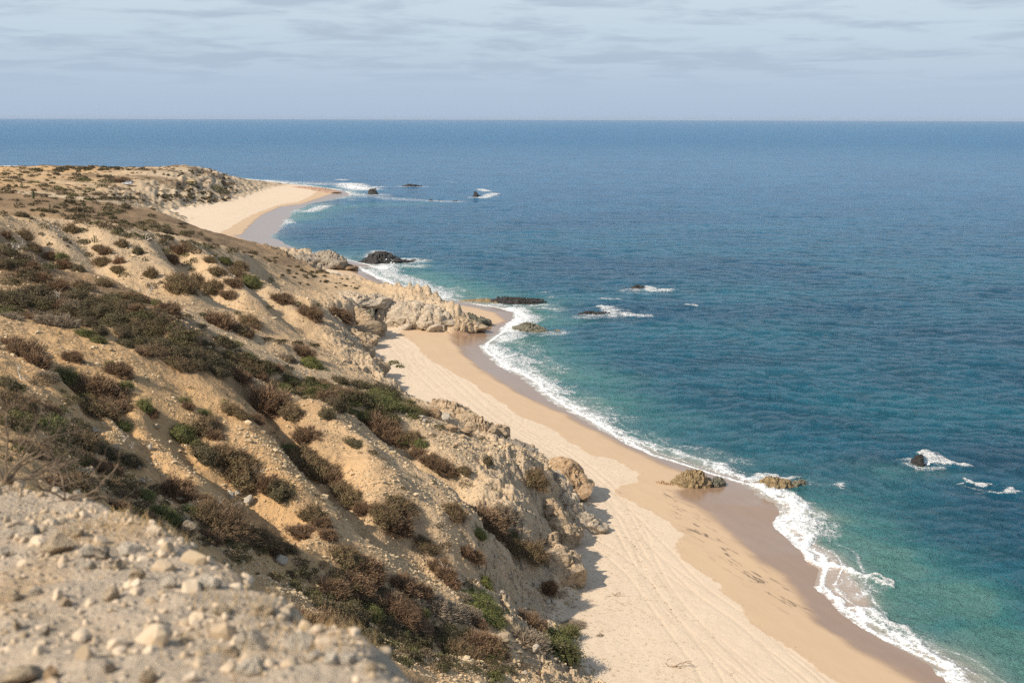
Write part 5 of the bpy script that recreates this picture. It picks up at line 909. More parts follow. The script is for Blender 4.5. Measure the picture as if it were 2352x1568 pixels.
# countless rubble on the slopes
def rubble():
    R = np.random.default_rng(5); v, f = ico(1)
    n = 150000; a = R.uniform(math.radians(-26), math.radians(11), n); r_ = 55 * (250 / 55) ** (R.uniform(0, 1, n) ** 1.15); x_ = np.sin(a) * r_; y_ = np.cos(a) * r_
    _, _, sd_, sf_a = fields(x_, y_); dens = fbm(x_ * .10, y_ * .10, 801, 4, .6) + .35 * sstep(-30, 0, x_) * sstep(150, 110, y_) - .10
    ok = (sf_a > -1.0) & (dens > R.uniform(-.25, .65, n)); x_ = x_[ok][:30000]; y_ = y_[ok][:30000]; r_ = np.hypot(x_, y_); n = len(x_)
    z_ = height(x_, y_); s = (.03 + .00038 * r_) * (1 + R.exponential(.55, n)); s = np.minimum(s, .45)
    v0, f0 = v[:12], None
    import bmesh
    bm = bmesh.new(); bmesh.ops.create_icosphere(bm, subdivisions=1, radius=1); v0 = np.array([q.co[:] for q in bm.verts]); f0 = np.array([[q.index for q in g.verts] for g in bm.faces]); bm.free()
    k = len(v0); V_ = v0[None] * R.uniform(.55, 1.25, (n, k, 1)); V_ = V_ * (s[:, None, None] * R.uniform(.6, 1.3, (n, 1, 3))); ca = R.uniform(0, 6.28, n)
    cx = V_[:, :, 0] * np.cos(ca)[:, None] - V_[:, :, 1] * np.sin(ca)[:, None]; cy = V_[:, :, 0] * np.sin(ca)[:, None] + V_[:, :, 1] * np.cos(ca)[:, None]
    V_ = np.stack([cx + x_[:, None], cy + y_[:, None], V_[:, :, 2] * .75 + (z_ + s * .15)[:, None]], -1).reshape(-1, 3)
    F_ = (f0[None] + (np.arange(n) * k)[:, None, None]).reshape(-1, 3)
    tone = np.repeat(R.uniform(0, 1, n), k); m, t = mat('rubble_stone'); c = t.mix(t.attr('tone'), (.38, .275, .16), (.60, .47, .31)); t.out(c, .95, None, .1)
    o = mesh_obj('rubble', V_, F_, m, smooth=False, attrs=dict(tone=tone)); label(o, 'pale broken stones littering the slopes above the beach', 'rubble', kind='stuff')
rubble()

# ---------------------------------------------------------------- the stony ground right in front of the camera
EP = [(-250, 1060, 8.0), (0, 1105, 7.2), (130, 1135, 6.6), (300, 1205, 5.8), (450, 1290, 5.0), (600, 1372, 4.3), (750, 1470, 3.75), (900, 1568, 3.3), (1050, 1690, 2.9), (1250, 1900, 2.3)]
EW = np.array([ray(a, b) * t_ + np.array([0, 0, CAM_Z]) for a, b, t_ in EP])
EPOLY = np.vstack([EW[:, :2], [(.9, .9), (.9, -3), (-14, -3), (-14, 9)]])
_nc = np.vstack([EW, [(-1.5, 3.0, 43.38), (-.8, 2.9, 43.42), (-.3, 1.2, 43.45), (-3, 1, 43.5), (-6, 3, 43.3), (-8, 6, 43.1), (-3, 5, 43.05), (0, -2, 43.5)]])
def _tps(CPs):
    n = len(CPs); d = np.hypot(CPs[:, None, 0] - CPs[None, :, 0], CPs[:, None, 1] - CPs[None, :, 1]); A = np.zeros((n + 1, n + 1)); A[:n, :n] = -np.sqrt(d * d + .04) - .05 * np.eye(n); A[:n, n] = 1; A[n, :n] = 1
    return np.linalg.solve(A, np.r_[CPs[:, 2], 0])
_nw = _tps(_nc)
def near_h(x, y):
    s = np.full(x.shape, _nw[-1])
    for (a, b, _), w_ in zip(_nc, _nw[:-1]): s = s - w_ * np.sqrt((x - a) ** 2 + (y - b) ** 2 + .04)
    d = sdist(x, y, EPOLY) + .12 * gn(x * 1.5, y * 1.5, 611) + .05 * gn(x * 5, y * 5, 612)
    s = s + .05 * fbm(x * 1.6, y * 1.6, 613, 3) + .034 * fbm(x * 6, y * 6, 614, 4, .6) + .006 * fbm(x * 26, y * 26, 615, 2)
    out = np.maximum(-d, 0); s = s - np.where(out < .15, out * out * 4, .09 + (out - .15) * 1.3)
    bz = base(x, y) - .05
    return np.maximum(s, np.minimum(bz, 42.4))
aN = np.radians(np.arange(-62, 62, .26)); rN = [.6]
while rN[-1] < 10.7: rN.append(rN[-1] * 1.008)
XN, YN = ggrid(aN, np.array(rN)); ZN = near_h(XN, YN)
m, t = mat('stony_ground'); vec = t.pos(); n1 = t.noise(vec, 3, 5, .6); n2 = t.noise(vec, 26, 5, .7); vo = t.voro(vec, 22)
c = t.mix(n1, (.38, .305, .225), (.50, .415, .32)); c = t.mix(t.ramp(n2, .45, .75, 0, .5), c, (.33, .24, .15)); c = t.mix(t.ramp(vo, .1, .25, .5, 0), c, (.62, .54, .43)); c = t.mix(t.ramp(t.noise(vec, 1.1, 3, .5), .5, .68, 0, .6), c, (.46, .30, .15))
t.out(c, .95, t.bump(t.math('ADD', n2, t.ramp(vo, .05, .4, .6, 0)), .9, .03), .1)
o = mesh_obj('foreground_ground', np.stack([XN.ravel(), YN.ravel(), ZN.ravel()], 1), grid_faces(*XN.shape), m); o['kind'] = 'structure'
def near_hit(px, py):
    d = ray(px, py)
    for t_ in np.arange(2.0, 11, .02):
        P = d * t_
        if CAM_Z + P[2] < float(near_h(P[0:1], P[1:2])[0]): return P, t_
    return None, None
NSTN = [(430, 165, 240, 140, 'stone', 'large squared tan stone with an orange left face'), (750, 235, 150, 110, 'grey', 'dark grey stone right of the large squared one'), (645, 215, 110, 100, 'white', 'pale stone between the large squared stone and the dark grey stone'),
        (960, 190, 190, 95, 'white', 'broad white wedge shaped stone'), (1010, 380, 110, 95, 'stone', 'tan peaked stone beside dry grass'), (870, 310, 90, 100, 'stone', 'small upright tan stone below the white wedge'), (660, 310, 110, 80, 'white', 'small pale stone just below the dark grey one'),
        (1540, 440, 170, 110, 'white', 'pale angular stone near the middle of the foreground edge'), (1240, 460, 130, 70, 'white', 'flat pale stone left of the pale angular edge stone'), (480, 590, 90, 80, 'stone', 'small tan stone casting a dark edge in the middle of the gravel'), (820, 530, 110, 120, 'stone', 'half buried upright tan stone in bare gravel'),
        (620, 860, 70, 60, 'grey', 'left one of two small grey stones low in the gravel'), (720, 885, 60, 60, 'grey', 'right one of two small grey stones low in the gravel'), (35, 220, 80, 90, 'white', 'white stone at the left edge with a dark hollow above it'), (130, 770, 60, 90, 'stone', 'narrow tan stone at the left edge, half way down'),
        (340, 790, 60, 110, 'grey', 'small upright stone with a dark right side, left of centre'), (1790, 860, 130, 190, 'white', 'left tall white stone of the touching pair'), (1890, 880, 130, 190, 'white', 'right tall white stone of the touching pair'), (2200, 890, 200, 150, 'white', 'rounded white stone at the right end of the edge'),
        (1930, 640, 180, 110, 'stone', 'tan stone high on the foreground edge, above the touching pair'), (1640, 650, 150, 80, 'stone', 'flat tan stone left of the highest edge stone'), (1850, 1060, 210, 130, 'white', 'broad pale stone at the bottom, below the touching pair'), (390, 1115, 110, 130, 'brown', 'brown stone with a dark hollow at the very bottom'),
        (810, 1075, 80, 120, 'grey', 'grey upright stone near the bottom'), (1100, 1130, 130, 110, 'stone', 'tan stone cut by the bottom of the picture'), (150, 1130, 330, 120, 'stone', 'very wide low tan stone in the bottom left corner'), (110, 545, 120, 80, 'stone', 'low tan stone above the left edge gravel patch'), (265, 525, 90, 60, 'white', 'small white stone below the squared stone'),
        (60, 90, 100, 80, 'grey', 'grey stone near the top left of the gravel'), (220, 40, 150, 90, 'white', 'pale stone above and left of the large squared one'), (2320, 985, 90, 90, 'white', 'small white stone right below the rounded white one'), (540, 70, 150, 60, 'stone', 'flat tan stone just above the large squared one'),
        (2440, 1010, 110, 90, 'white', 'white stone left of the lowest edge stone'), (2560, 1020, 120, 80, 'white', 'tan white stone near the lower right tip of the gravel'), (2730, 1080, 100, 90, 'stone', 'last pale stone at the lower right tip of the gravel'), (1700, 960, 110, 80, 'stone', 'small tan stone left of the touching pair foot')]
for i, (a, b, w_, h_, mt, lab) in enumerate(NSTN):
    px, py = a * .3125, 1200.5 + b * .3125; P, tt = near_hit(px, py + h_ * .3125 * .3)
    if P is None or tt > 9: print('near miss', lab); continue
    R = np.random.default_rng(1400 + i); W_ = w_ * .3125 * tt / F_PX / 2; H_ = h_ * .3125 * tt / F_PX / 2
    p, f = boulder(1, 4, 7, .02, R); p = p / np.abs(p).max(0) * np.array([W_ * 1.12, W_ * R.uniform(.8, 1.1), H_ * 1.35])
    o = mesh_obj('stone', p, f, NEARM[mt] if 'NEARM' in globals() else RM[mt], smooth=False); o.location = (P[0], P[1], float(near_h(P[0:1], P[1:2])[0]) + H_ * .42); o.rotation_euler = (R.normal(0, .2), R.normal(0, .2), R.normal(0, .5))
    label(o, lab + (', blurred foreground' if len(lab.split()) < 14 else ''), 'stone', 'blurred stones in the foreground')
def near_pebbles():
    R = np.random.default_rng(15); n = 16000; x_ = R.uniform(-4.6, .4, n); y_ = R.uniform(2.0, 8.4, n); ok = sdist(x_, y_, EPOLY) > -.35; dn_ = fbm(x_ * 1.3, y_ * 1.3, 905, 3); ok &= dn_ > R.uniform(-.5, .35, n); x_ = x_[ok][:3000]; y_ = y_[ok][:3000]; n = len(x_)
    v0, f0 = ico(2); k = len(v0); s = .006 + R.exponential(.0105, n); s = np.minimum(s, .06); z_ = near_h(x_, y_)
    sc3 = R.uniform(.6, 1.3, (n, 1, 3)); V_ = v0[None] * R.uniform(.8, 1.12, (n, k, 1)) * s[:, None, None] * sc3; ca = R.uniform(0, 6.28, n)
    q = R.normal(size=(n, 6, 3)); q /= np.linalg.norm(q, axis=2)[:, :, None]
    for j in range(6):
        dt = (V_ * q[:, None, j]).sum(-1); lim = s[:, None] * .62; ex = np.maximum(dt - lim, 0); V_ = V_ - ex[..., None] * q[:, None, j]
    V_ = V_ + np.stack([x_, y_, z_ + s * .02], -1)[:, None]
    m, t = mat('pebble_stone'); t.out(t.mix(t.attr('tone'), (.38, .29, .19), (.58, .47, .35)), .92, None, .12)
    o = mesh_obj('pebbles', V_.reshape(-1, 3), (f0[None] + (np.arange(n) * k)[:, None, None]).reshape(-1, 3), m, smooth=False, attrs=dict(tone=np.repeat(R.uniform(0, 1, n), k))); label(o, 'pebbles and gravel on the blurred foreground ground', 'pebbles', kind='stuff')
    # dry grass at the edge
    n = 8000; u = R.uniform(0, 1, n); sl = np.r_[0, np.cumsum(np.linalg.norm(np.diff(EW[:, :2], axis=0), axis=1))]; ex = np.interp(u * sl[-1], sl, EW[:, 0]); ey = np.interp(u * sl[-1], sl, EW[:, 1]); x_ = ex + R.normal(.05, .28, n); y_ = ey + R.normal(.10, .28, n)
    ok = (fbm(x_ * 1.0, y_ * 1.0, 915, 3) > -.02); x_ = x_[ok]; y_ = y_[ok]; n = len(x_); z_ = near_h(x_, y_); h_ = R.uniform(.015, .07, n); lean = R.normal(0, .6, (n, 2)) * h_[:, None]; w_ = R.uniform(.0012, .003, n); an = R.uniform(0, 6.28, n); sx_ = np.cos(an) * w_; sy_ = np.sin(an) * w_
    A = np.stack([x_ - sx_, y_ - sy_, z_ - .01], 1); B = np.stack([x_ + sx_, y_ + sy_, z_ - .01], 1); T = np.stack([x_ + lean[:, 0], y_ + lean[:, 1], z_ + h_], 1)
    m, t = mat('dry_grass_blade'); t.out(t.mix(t.noise(t.pos(), 2.0, 3), (.30, .20, .09), (.52, .38, .20)), .8, None, .2)
    o = mesh_obj('dry_grass', np.stack([A, B, T], 1).reshape(-1, 3), np.arange(n * 3).reshape(-1, 3), m, smooth=False); label(o, 'dry yellow grass along the edge of the blurred foreground', 'grass', kind='stuff')
near_pebbles()

TWIG = leaf_mat('brown_twig_wood', (.10, .072, .048), (.19, .14, .095))
# ---------------------------------------------------------------- bare branches
def branchy(R, L, rad, depth=4, spread=.6, up=.15, segs=5, start=(0, 0, 0), dir0=(0, 0, 1), droop=0.0):
    VS = []; FS = []; off = [0]
    def tube(P, r0, r1):
        P = np.array(P); n = len(P); k = 5; ring = []
        for i in range(n):
            d = P[min(i + 1, n - 1)] - P[max(i - 1, 0)]; d = d / (np.linalg.norm(d) + 1e-9); a = np.cross(d, [.3, .5, .81]); a /= np.linalg.norm(a) + 1e-9; b = np.cross(d, a); r_ = r0 + (r1 - r0) * i / (n - 1)
            ring.append([P[i] + r_ * (math.cos(j * 6.2832 / k) * a + math.sin(j * 6.2832 / k) * b) for j in range(k)])
        V_ = np.array(ring).reshape(-1, 3); F_ = [(i * k + j, i * k + (j + 1) % k, (i + 1) * k + (j + 1) % k, (i + 1) * k + j) for i in range(n - 1) for j in range(k)]
        VS.append(V_); FS.append(np.array(F_) + off[0]); off[0] += len(V_)
    def grow(p, d, L, r, dep):
        P = [np.array(p)]; d = np.array(d, float)
        for i in range(segs): d = d + R.normal(0, .24, 3) + np.array([0, 0, up * .3 - droop * .3]); d /= np.linalg.norm(d); P.append(P[-1] + d * L / segs)
        tube(P, r, r * .6)
        if dep > 0:
            for i in range(R.integers(2, 4)):
                q = P[int(R.integers(max(1, segs // 2), segs + 1))]; dd_ = d + R.normal(0, spread, 3); dd_ /= np.linalg.norm(dd_); grow(q, dd_, L * R.uniform(.5, .8), r * .6, dep - 1)
    grow(start, dir0, L, rad, depth); return np.vstack(VS), np.vstack(FS)
def branch_thing(name, px, py, L, rad, lab, cat, mt, seed, dirs, near=False, tt=None, depth=3, spread=.6, up=.15, droop=0.0, group=None):
    if near: P, t_ = near_hit(px, py); 
    elif tt: P = ray(px, py) * tt
    else:
        hit, dd = raycast([px], [py]); P = dd[0] * hit[0]
    if P is None or not np.isfinite(P).all(): print('branch miss', lab); return
    R = np.random.default_rng(seed); z_ = float((near_h if near else height)(P[0:1], P[1:2])[0]); VS = []; FS = []; off = 0
    for d in dirs: v_, f_ = branchy(R, L, rad, depth, spread, up, dir0=d, droop=droop); VS.append(v_); FS.append(f_ + off); off += len(v_)
    o = mesh_obj(name, np.vstack(VS), np.vstack(FS), mt); o.location = (P[0], P[1], (CAM_Z + P[2]) if tt else z_); label(o, lab, cat, group); return o
branch_thing('bare_bush', 10, 1112, .36, .008, 'bare twiggy bush at the left edge of the blurred foreground', 'bush', TWIG, 31, [(-.3, .1, .8), (.5, .1, .7), (.8, -.1, .35), (.1, 0, 1), (-.6, .2, .5), (.9, .2, .6), (.4, .3, .9), (1, .1, .2)], near=True, depth=4, spread=.65)
branch_thing('bare_bush', 150, 1150, .25, .007, 'small bare twigs right of the twiggy bush in the foreground', 'bush', TWIG, 32, [(.6, .1, .5), (.9, 0, .3), (.2, .1, .8), (-.4, 0, .6)], near=True, depth=3, spread=.6)
DW = [(48, 870, 1.6, .07, 'long bleached dead root below the leftmost brown shrub', [(.3, -.4, -.6), (-.5, 0, .4)]), (130, 1255 - 300, .8, .035, 'bleached dead twigs on the far left hollow shrub', [(.4, 0, .8), (-.3, 0, .7)]), (280, 945, .9, .035, 'curled bleached branch on the long brown shrub', [(.5, 0, .9), (-.3, -.2, .6)]),
      (283, 1015, 1.1, .045, 'bleached dead roots hanging above the tan boulder', [(.3, -.5, -.4), (-.2, -.4, .3), (.5, -.3, .1)]), (168, 975, .8, .04, 'bleached branch lying at the foot of the rills', [(-1, 0, .2), (.6, -.3, .1)]), (135, 695, 1.6, .055, 'pale dead branches among the dark gully scrub', [(.6, 0, .5), (-.7, 0, .4), (.2, 0, .9)]),
      (330, 688, 2.4, .08, 'grey dead branches lying beside the brown shrub on the lower pale spur', [(-1, 0, .25), (.9, .1, .2), (-.6, .3, .5)]), (335, 552, 2.0, .09, 'dark bare branches arching near the top of the pale spur', [(-.8, 0, .6), (.8, 0, .4), (.1, 0, 1), (.6, .2, .2)]), (30, 582, 2.0, .08, 'dead branches on the dark shrub at the left of the pale spur', [(-.7, 0, .7), (.8, 0, .6), (.2, 0, 1)]),
      (545, 1245, .9, .018, 'bleached bare twigs sprouting beside the gully rubble', [(-.6, 0, .8), (.7, 0, .7), (.1, 0, 1), (-.9, 0, .4), (1, 0, .4)]), (1030, 1322, 1.4, .05, 'bleached dead wood lying on the brown shrub left of the dark gully', [(.8, -.3, -.2), (.2, 0, .7), (-.5, 0, .5)]), (1074, 1135, .9, .05, 'bleached stump above the middle of the beach', [(.1, 0, 1), (.5, 0, .3)]),
      (888, 1418, .5, .02, 'small white twig at the end of the dark bank', [(.1, 0, 1), (-.4, 0, .6)]), (1320, 1480, .8, .03, 'bleached twigs at the right end of the leafy bank', [(.1, 0, 1), (.5, 0, .3), (-.5, 0, .6)]), (605, 1020, .5, .02, 'small bleached twigs beside the white boulder cluster', [(.5, 0, .5), (-.6, 0, .5)])]
for i, (px, py, L, rd, lab, ds) in enumerate(DW): branch_thing('dead_branch', px, py, L * .6, rd * .55, lab, 'dead branch', DEADW, 60 + i, ds, depth=2, spread=.7, up=.0, group='bleached dead branches')
branch_thing('driftwood', 1536, 1530, 1.3, .06, 'forked driftwood branch lying on the dry sand at the bottom', 'driftwood', DRYW, 81, [(-.5, .8, .25), (1, 0, .06), (.7, -.4, .08)], depth=1, spread=.5, up=0, droop=.3)
branch_thing('twig_heap', 1412, 1368, .9, .03, 'heap of brown dry twigs on the sand', 'driftwood', DRYW, 82, [(1, 0, .1), (-1, .2, .1), (.6, -.5, .15), (-.5, .7, .1), (.3, .6, .2), (.9, .4, .1)], depth=2, spread=.8, up=0, droop=.35)
branch_thing('twig_heap', 1425, 1385, .6, .02, 'smaller brown twig heap just below the larger one', 'driftwood', DRYW, 83, [(1, 0, .1), (-1, .2, .1), (.5, -.5, .15)], depth=2, spread=.8, up=0, droop=.35)

# ---------------------------------------------------------------- cacti
m_c, t = mat('cactus_skin'); t.out(t.mix(t.noise(t.pos(), 3, 3), (.045, .055, .025), (.09, .10, .05)), .8, None, .2)
def cactus(px, py, Hh, arms, lab, seed, r0=.1):
    hit, dd = raycast([px], [py])
    if not np.isfinite(hit[0]): print('cactus miss', lab); return
    P = dd[0] * hit[0]; z_ = float(height(P[0:1], P[1:2])[0]); R = np.random.default_rng(seed); root = empty('columnar_cactus', (P[0], P[1], z_ - .1)); label(root, lab, 'cactus', 'cacti standing on the slopes')
    def column(nm, pts, r_):
        pts = np.array(pts); k = 12; VS = []
        for i, p in enumerate(pts):
            rr_ = r_ * (1 if i < len(pts) - 1 else .35); VS += [(p[0] + rr_ * (1 if j % 2 else .78) * math.cos(j * 6.2832 / k), p[1] + rr_ * (1 if j % 2 else .78) * math.sin(j * 6.2832 / k), p[2]) for j in range(k)]
        F_ = [(i * k + j, i * k + (j + 1) % k, (i + 1) * k + (j + 1) % k, (i + 1) * k + j) for i in range(len(pts) - 1) for j in range(k)]; mesh_obj(nm, VS, F_, m_c, root)
    column('stem', [(0, 0, 0), (.02, 0, Hh * .5), (0, 0, Hh * .95), (0, 0, Hh)], r0)
    for dx_, h0, h1 in arms: column('arm', [(0, 0, h0 * Hh), (dx_ * .7, 0, h0 * Hh + .05), (dx_, .02, (h0 + .12) * Hh), (dx_ * 1.05, 0, h1 * Hh * .97), (dx_ * 1.05, 0, h1 * Hh)], r0 * .75)
cactus(217, 558, 1.35, [(-.35, .15, .7), (.3, .1, .95), (.55, .05, .55)], 'branching cactus standing alone on the upper pale spur', 1)
cactus(193, 492, 2.4, [], 'tall bare cactus stem on the shaded slope behind the pale spur', 2, .13)
cactus(50, 432, 2.2, [(-.5, .2, .8), (.5, .25, .9)], 'branching cactus at the far left of the flat ground', 3, .18)
cactus(77, 456, 2.0, [], 'dark single cactus stem on the crest of the shaded slope', 4, .28)
cactus(114, 481, 1.6, [(.25, .3, .8)], 'small pale cactus at the left of the shaded slope', 5, .1)

# ---------------------------------------------------------------- driftwood pen, huts and posts on the flat ground
WOOD = leaf_mat('grey_stick_wood', (.22, .16, .11), (.40, .31, .22)); THATCH = leaf_mat('palm_thatch', (.20, .15, .085), (.34, .26, .15)); PALEW = leaf_mat('pale_post_wood', (.45, .37, .27), (.62, .53, .41))
def stick(name, a, b, r_, mt, parent, seed=0):
    R = np.random.default_rng(seed); a = np.array(a, float); b = np.array(b, float); n = 5; VS = []; d = (b - a); d /= np.linalg.norm(d); u = np.cross(d, [.3, .5, .8]); u /= np.linalg.norm(u); v_ = np.cross(d, u); k = 6
    for i in range(n):
        c_ = a + (b - a) * i / (n - 1) + (R.normal(0, r_ * .7, 3) if 0 < i < n - 1 else 0); q = r_ * (1 - .35 * i / (n - 1)) * R.uniform(.85, 1.1)
        VS += [c_ + q * (math.cos(j * 6.2832 / k) * u + math.sin(j * 6.2832 / k) * v_) for j in range(k)]
    F_ = [(i * k + j, i * k + (j + 1) % k, (i + 1) * k + (j + 1) % k, (i + 1) * k + j) for i in range(n - 1) for j in range(k)]
    F_ += [(0, 1, 2, 3), (0, 3, 4, 5), tuple(4 * k + q for q in (3, 2, 1, 0)), tuple(4 * k + q for q in (5, 4, 3, 0))]
    return mesh_obj(name, VS, F_, mt, parent)
def ground_at(px, py):
    hit, dd = raycast([px], [py], tmin=120, step=1.002); P = dd[0] * hit[0]; return np.array([P[0], P[1], float(height(P[0:1], P[1:2])[0])]), hit[0]
def gz(p): return float(height(np.array([p[0]]), np.array([p[1]]))[0])
g0, tp = ground_at(322, 468); s_ = tp / F_PX
pen = empty('stick_pen', tuple(g0)); label(pen, 'broken stick and pole pen on the flat ground before the dunes', 'pen')
R = np.random.default_rng(21); k_ = 0
def P_(dx_px, dy_m): q = np.array([g0[0] + dx_px * s_, g0[1] + dy_m]); return q
for dxp, dy, hh, rr in [(-30, 0, 2.3, .09), (-27, 1, 1.8, .07), (-24, .5, 2.1, .1), (-18, 0, 1.4, .1), (-14, .4, 1.9, .12), (-8, 0, 1.6, .12), (-4, .6, 1.3, .08), (0, 0, 2.7, .14), (1.6, .3, 2.6, .14), (4, 0, 3.0, .09), (9, .5, 1.4, .08), (14, 0, 1.9, .1), (18, .3, 2.3, .09), (21, .8, 2.4, .09), (26, 0, 2.2, .08), (32, -.4, 2.4, .09)]:
    q = P_(dxp, dy); z_ = gz(q) - g0[2]; stick('post', (q[0] - g0[0], q[1] - g0[1], z_ - .2), (q[0] - g0[0] + R.normal(0, .12), q[1] - g0[1], z_ + hh), rr, WOOD if k_ % 4 else PALEW, pen, k_); k_ += 1
for (a, ha), (b, hb) in [((-30, .7), (-14, .9)), ((-28, 1.3), (-8, 1.2)), ((-18, .5), (0, .6)), ((-14, 1.5), (0, 1.4)), ((-24, .3), (-6, .35)), ((14, 1.7), (21, 2.0)), ((-8, 1.0), (1, 1.1))]:
    qa = P_(a, .2); qb = P_(b, .2); stick('rail', (qa[0] - g0[0], qa[1] - g0[1], gz(qa) - g0[2] + ha), (qb[0] - g0[0], qb[1] - g0[1], gz(qb) - g0[2] + hb), .06, WOOD, pen, 70 + k_); k_ += 1
def hut(px, py, w_, h_, d_, lab, wall, roof, seed):
    g, tt = ground_at(px, py); root = empty('hut', tuple(g)); label(root, lab, 'hut', 'small huts at the foot of the dunes')
    R = np.random.default_rng(seed); W2 = w_ / 2; D2 = d_ / 2; hb = h_ * .45
    v = [(-W2, -D2, -.3), (W2, -D2, -.3), (W2, D2, -.3), (-W2, D2, -.3), (-W2 * .95, -D2, hb), (W2 * .95, -D2, hb), (W2 * .95, D2, hb), (-W2 * .95, D2, hb)]
    mesh_obj('wall', v, [(0, 1, 5, 4), (1, 2, 6, 5), (2, 3, 7, 6), (3, 0, 4, 7), (4, 5, 6, 7)], wall, root, smooth=False)
    nx, ny = 14, 10; VV = []; rr = []
    for j in range(ny):
        for i in range(nx):
            u = i / (nx - 1) * 2 - 1; q = j / (ny - 1) * 2 - 1; e = max(abs(u) ** 1.6, abs(q)); VV.append((u * (W2 + .25) * (1 if abs(u) < .9 else 1.0), q * (D2 + .3), hb - .1 + (h_ - hb) * (1 - e ** 1.3) + R.normal(0, .05) + .02))
    mesh_obj('roof', VV, grid_faces(ny, nx), roof, root, smooth=False)
    dv = [(W2 * .25, -D2 - .02, -.3), (W2 * .6, -D2 - .02, -.3), (W2 * .6, -D2 - .02, hb * .85), (W2 * .25, -D2 - .02, hb * .85), (W2 * .25, -D2 - .07, -.3), (W2 * .6, -D2 - .07, -.3), (W2 * .6, -D2 - .07, hb * .85), (W2 * .25, -D2 - .07, hb * .85)]
    md, t = mat('hut_door_dark'); t.out((.03, .025, .02), .9); mesh_obj('door', dv, [(0, 1, 2, 3), (4, 5, 6, 7), (0, 1, 5, 4), (1, 2, 6, 5), (2, 3, 7, 6), (3, 0, 4, 7)], md, root, smooth=False)
    for sx_ in (-1, 1): stick('post', (sx_ * (W2 + .2), -D2 - .2, -.3), (sx_ * (W2 + .1), -D2 - .2, h_ * .95), .09, WOOD, root, seed + sx_)
hut(440, 421, 4.6, 2.9, 3.4, 'brown thatched hut half sunk among scrub at the dune foot', THATCH, THATCH, 5)
hut(480, 421, 3.4, 2.4, 2.6, 'small patched hut with pale walls right of the thatched hut', PALEW, WOOD, 9)
for i, (px, py, hh, lab) in enumerate([(381, 425, 2.0, 'pale fence post standing alone beside the track to the dunes'), (478, 439, 2.0, 'pale post on the brown slope below the huts'), (360, 465, 2.6, 'tallest post right of the stick pen'), (369, 464, 2.2, 'last leaning post right of the stick pen'), (520, 424, 2.4, 'thin post on the dune right of the huts'), (272, 474, 1.6, 'short post left of the stick pen'), (318, 480, 1.8, 'thin forked post below the stick pen'), (391, 422, 1.6, 'short post right of the lone pale post')]):
    g, tt = ground_at(px, py); o = stick('wooden_post', (0, 0, -.2), (random.uniform(-.12, .12), 0, hh), .09, PALEW, None, 300 + i); o.location = tuple(g); label(o, lab, 'post', 'wooden posts on the flat ground')

# ---------------------------------------------------------------- the car on the dirt track
def simple(name, col, rough=.5, spec=.5, **kw): m, t = mat(name); t.out(col, rough, None, spec, **kw); return m
def box_mesh(name, sections, mt, parent, y0, y1, bev=.0):
    """side profile (x,z) loop extruded across, sides drawn in a little at the top"""
    n = len(sections); V_ = []; zmax = max(z for _, z in sections); zmin = min(z for _, z in sections)
    for y_ in (y0, y1):
        for (x_, z_) in sections: V_.append((x_, y_ * (1 - bev * (z_ - zmin) / (zmax - zmin + 1e-6)), z_))
    import bmesh
    bm = bmesh.new(); vs = [bm.verts.new(v) for v in V_]; bm.faces.new(vs[:n][::-1]); bm.faces.new(vs[n:])
    for i in range(n): bm.faces.new((vs[i], vs[(i + 1) % n], vs[n + (i + 1) % n], vs[n + i]))
    bmesh.ops.recalc_face_normals(bm, faces=bm.faces)
    me = bpy.data.meshes.new(name); bm.to_mesh(me); bm.free(); me.materials.append(mt); o = bpy.data.objects.new(name, me); C.objects.link(o); o.parent = parent; return o
g, tt = ground_at(293, 425); car = empty('parked_car', (g[0], g[1], g[2] + .03), math.radians(172)); label(car, 'silver off road car parked on the dirt track by the dunes', 'car')
SIL = simple('silver_paint', (.62, .64, .66), .3, .5, Metallic=.4); GLS = simple('tinted_glass', (.02, .025, .03), .08, .6); BLK = simple('black_rubber', (.02, .02, .02), .8); RIM = simple('alloy_rim', (.5, .5, .52), .35, .5, Metallic=.8); RL = simple('red_lamp', (.4, .02, .02), .3)
body = box_mesh('body', [(-2.3, .45), (-1.95, .38), (-1.85, .72), (-1.0, .72), (-.9, .38), (.85, .38), (.95, .72), (1.8, .72), (1.9, .42), (2.3, .48), (2.32, .85), (2.22, 1.02), (1.15, 1.12), (-2.28, 1.12), (-2.36, .8)], SIL, car, -.9, .9, .05)
box_mesh('cabin', [(-2.26, 1.12), (1.15, 1.12), (.45, 1.70), (.2, 1.76), (-1.95, 1.76), (-2.1, 1.68)], SIL, car, -.84, .84, .16)
for sgn in (-1, 1):
    for x0, x1, xs0, xs1 in ((.10, .98, .10, .48), (-.85, .02, -.85, .02), (-1.95, -.93, -1.85, -.93)):
        box_mesh('window', [(x0, 1.17), (x1, 1.17), (xs1, 1.62), (xs0, 1.62)], GLS, car, sgn * .805, sgn * .86, .11)
box_mesh('windscreen', [(1.18, 1.15), (1.10, 1.17), (.52, 1.66), (.58, 1.68)], GLS, car, -.70, .70, .1); box_mesh('rear_window', [(-2.30, 1.2), (-2.24, 1.2), (-2.10, 1.6), (-2.16, 1.6)], GLS, car, -.68, .68, .1)
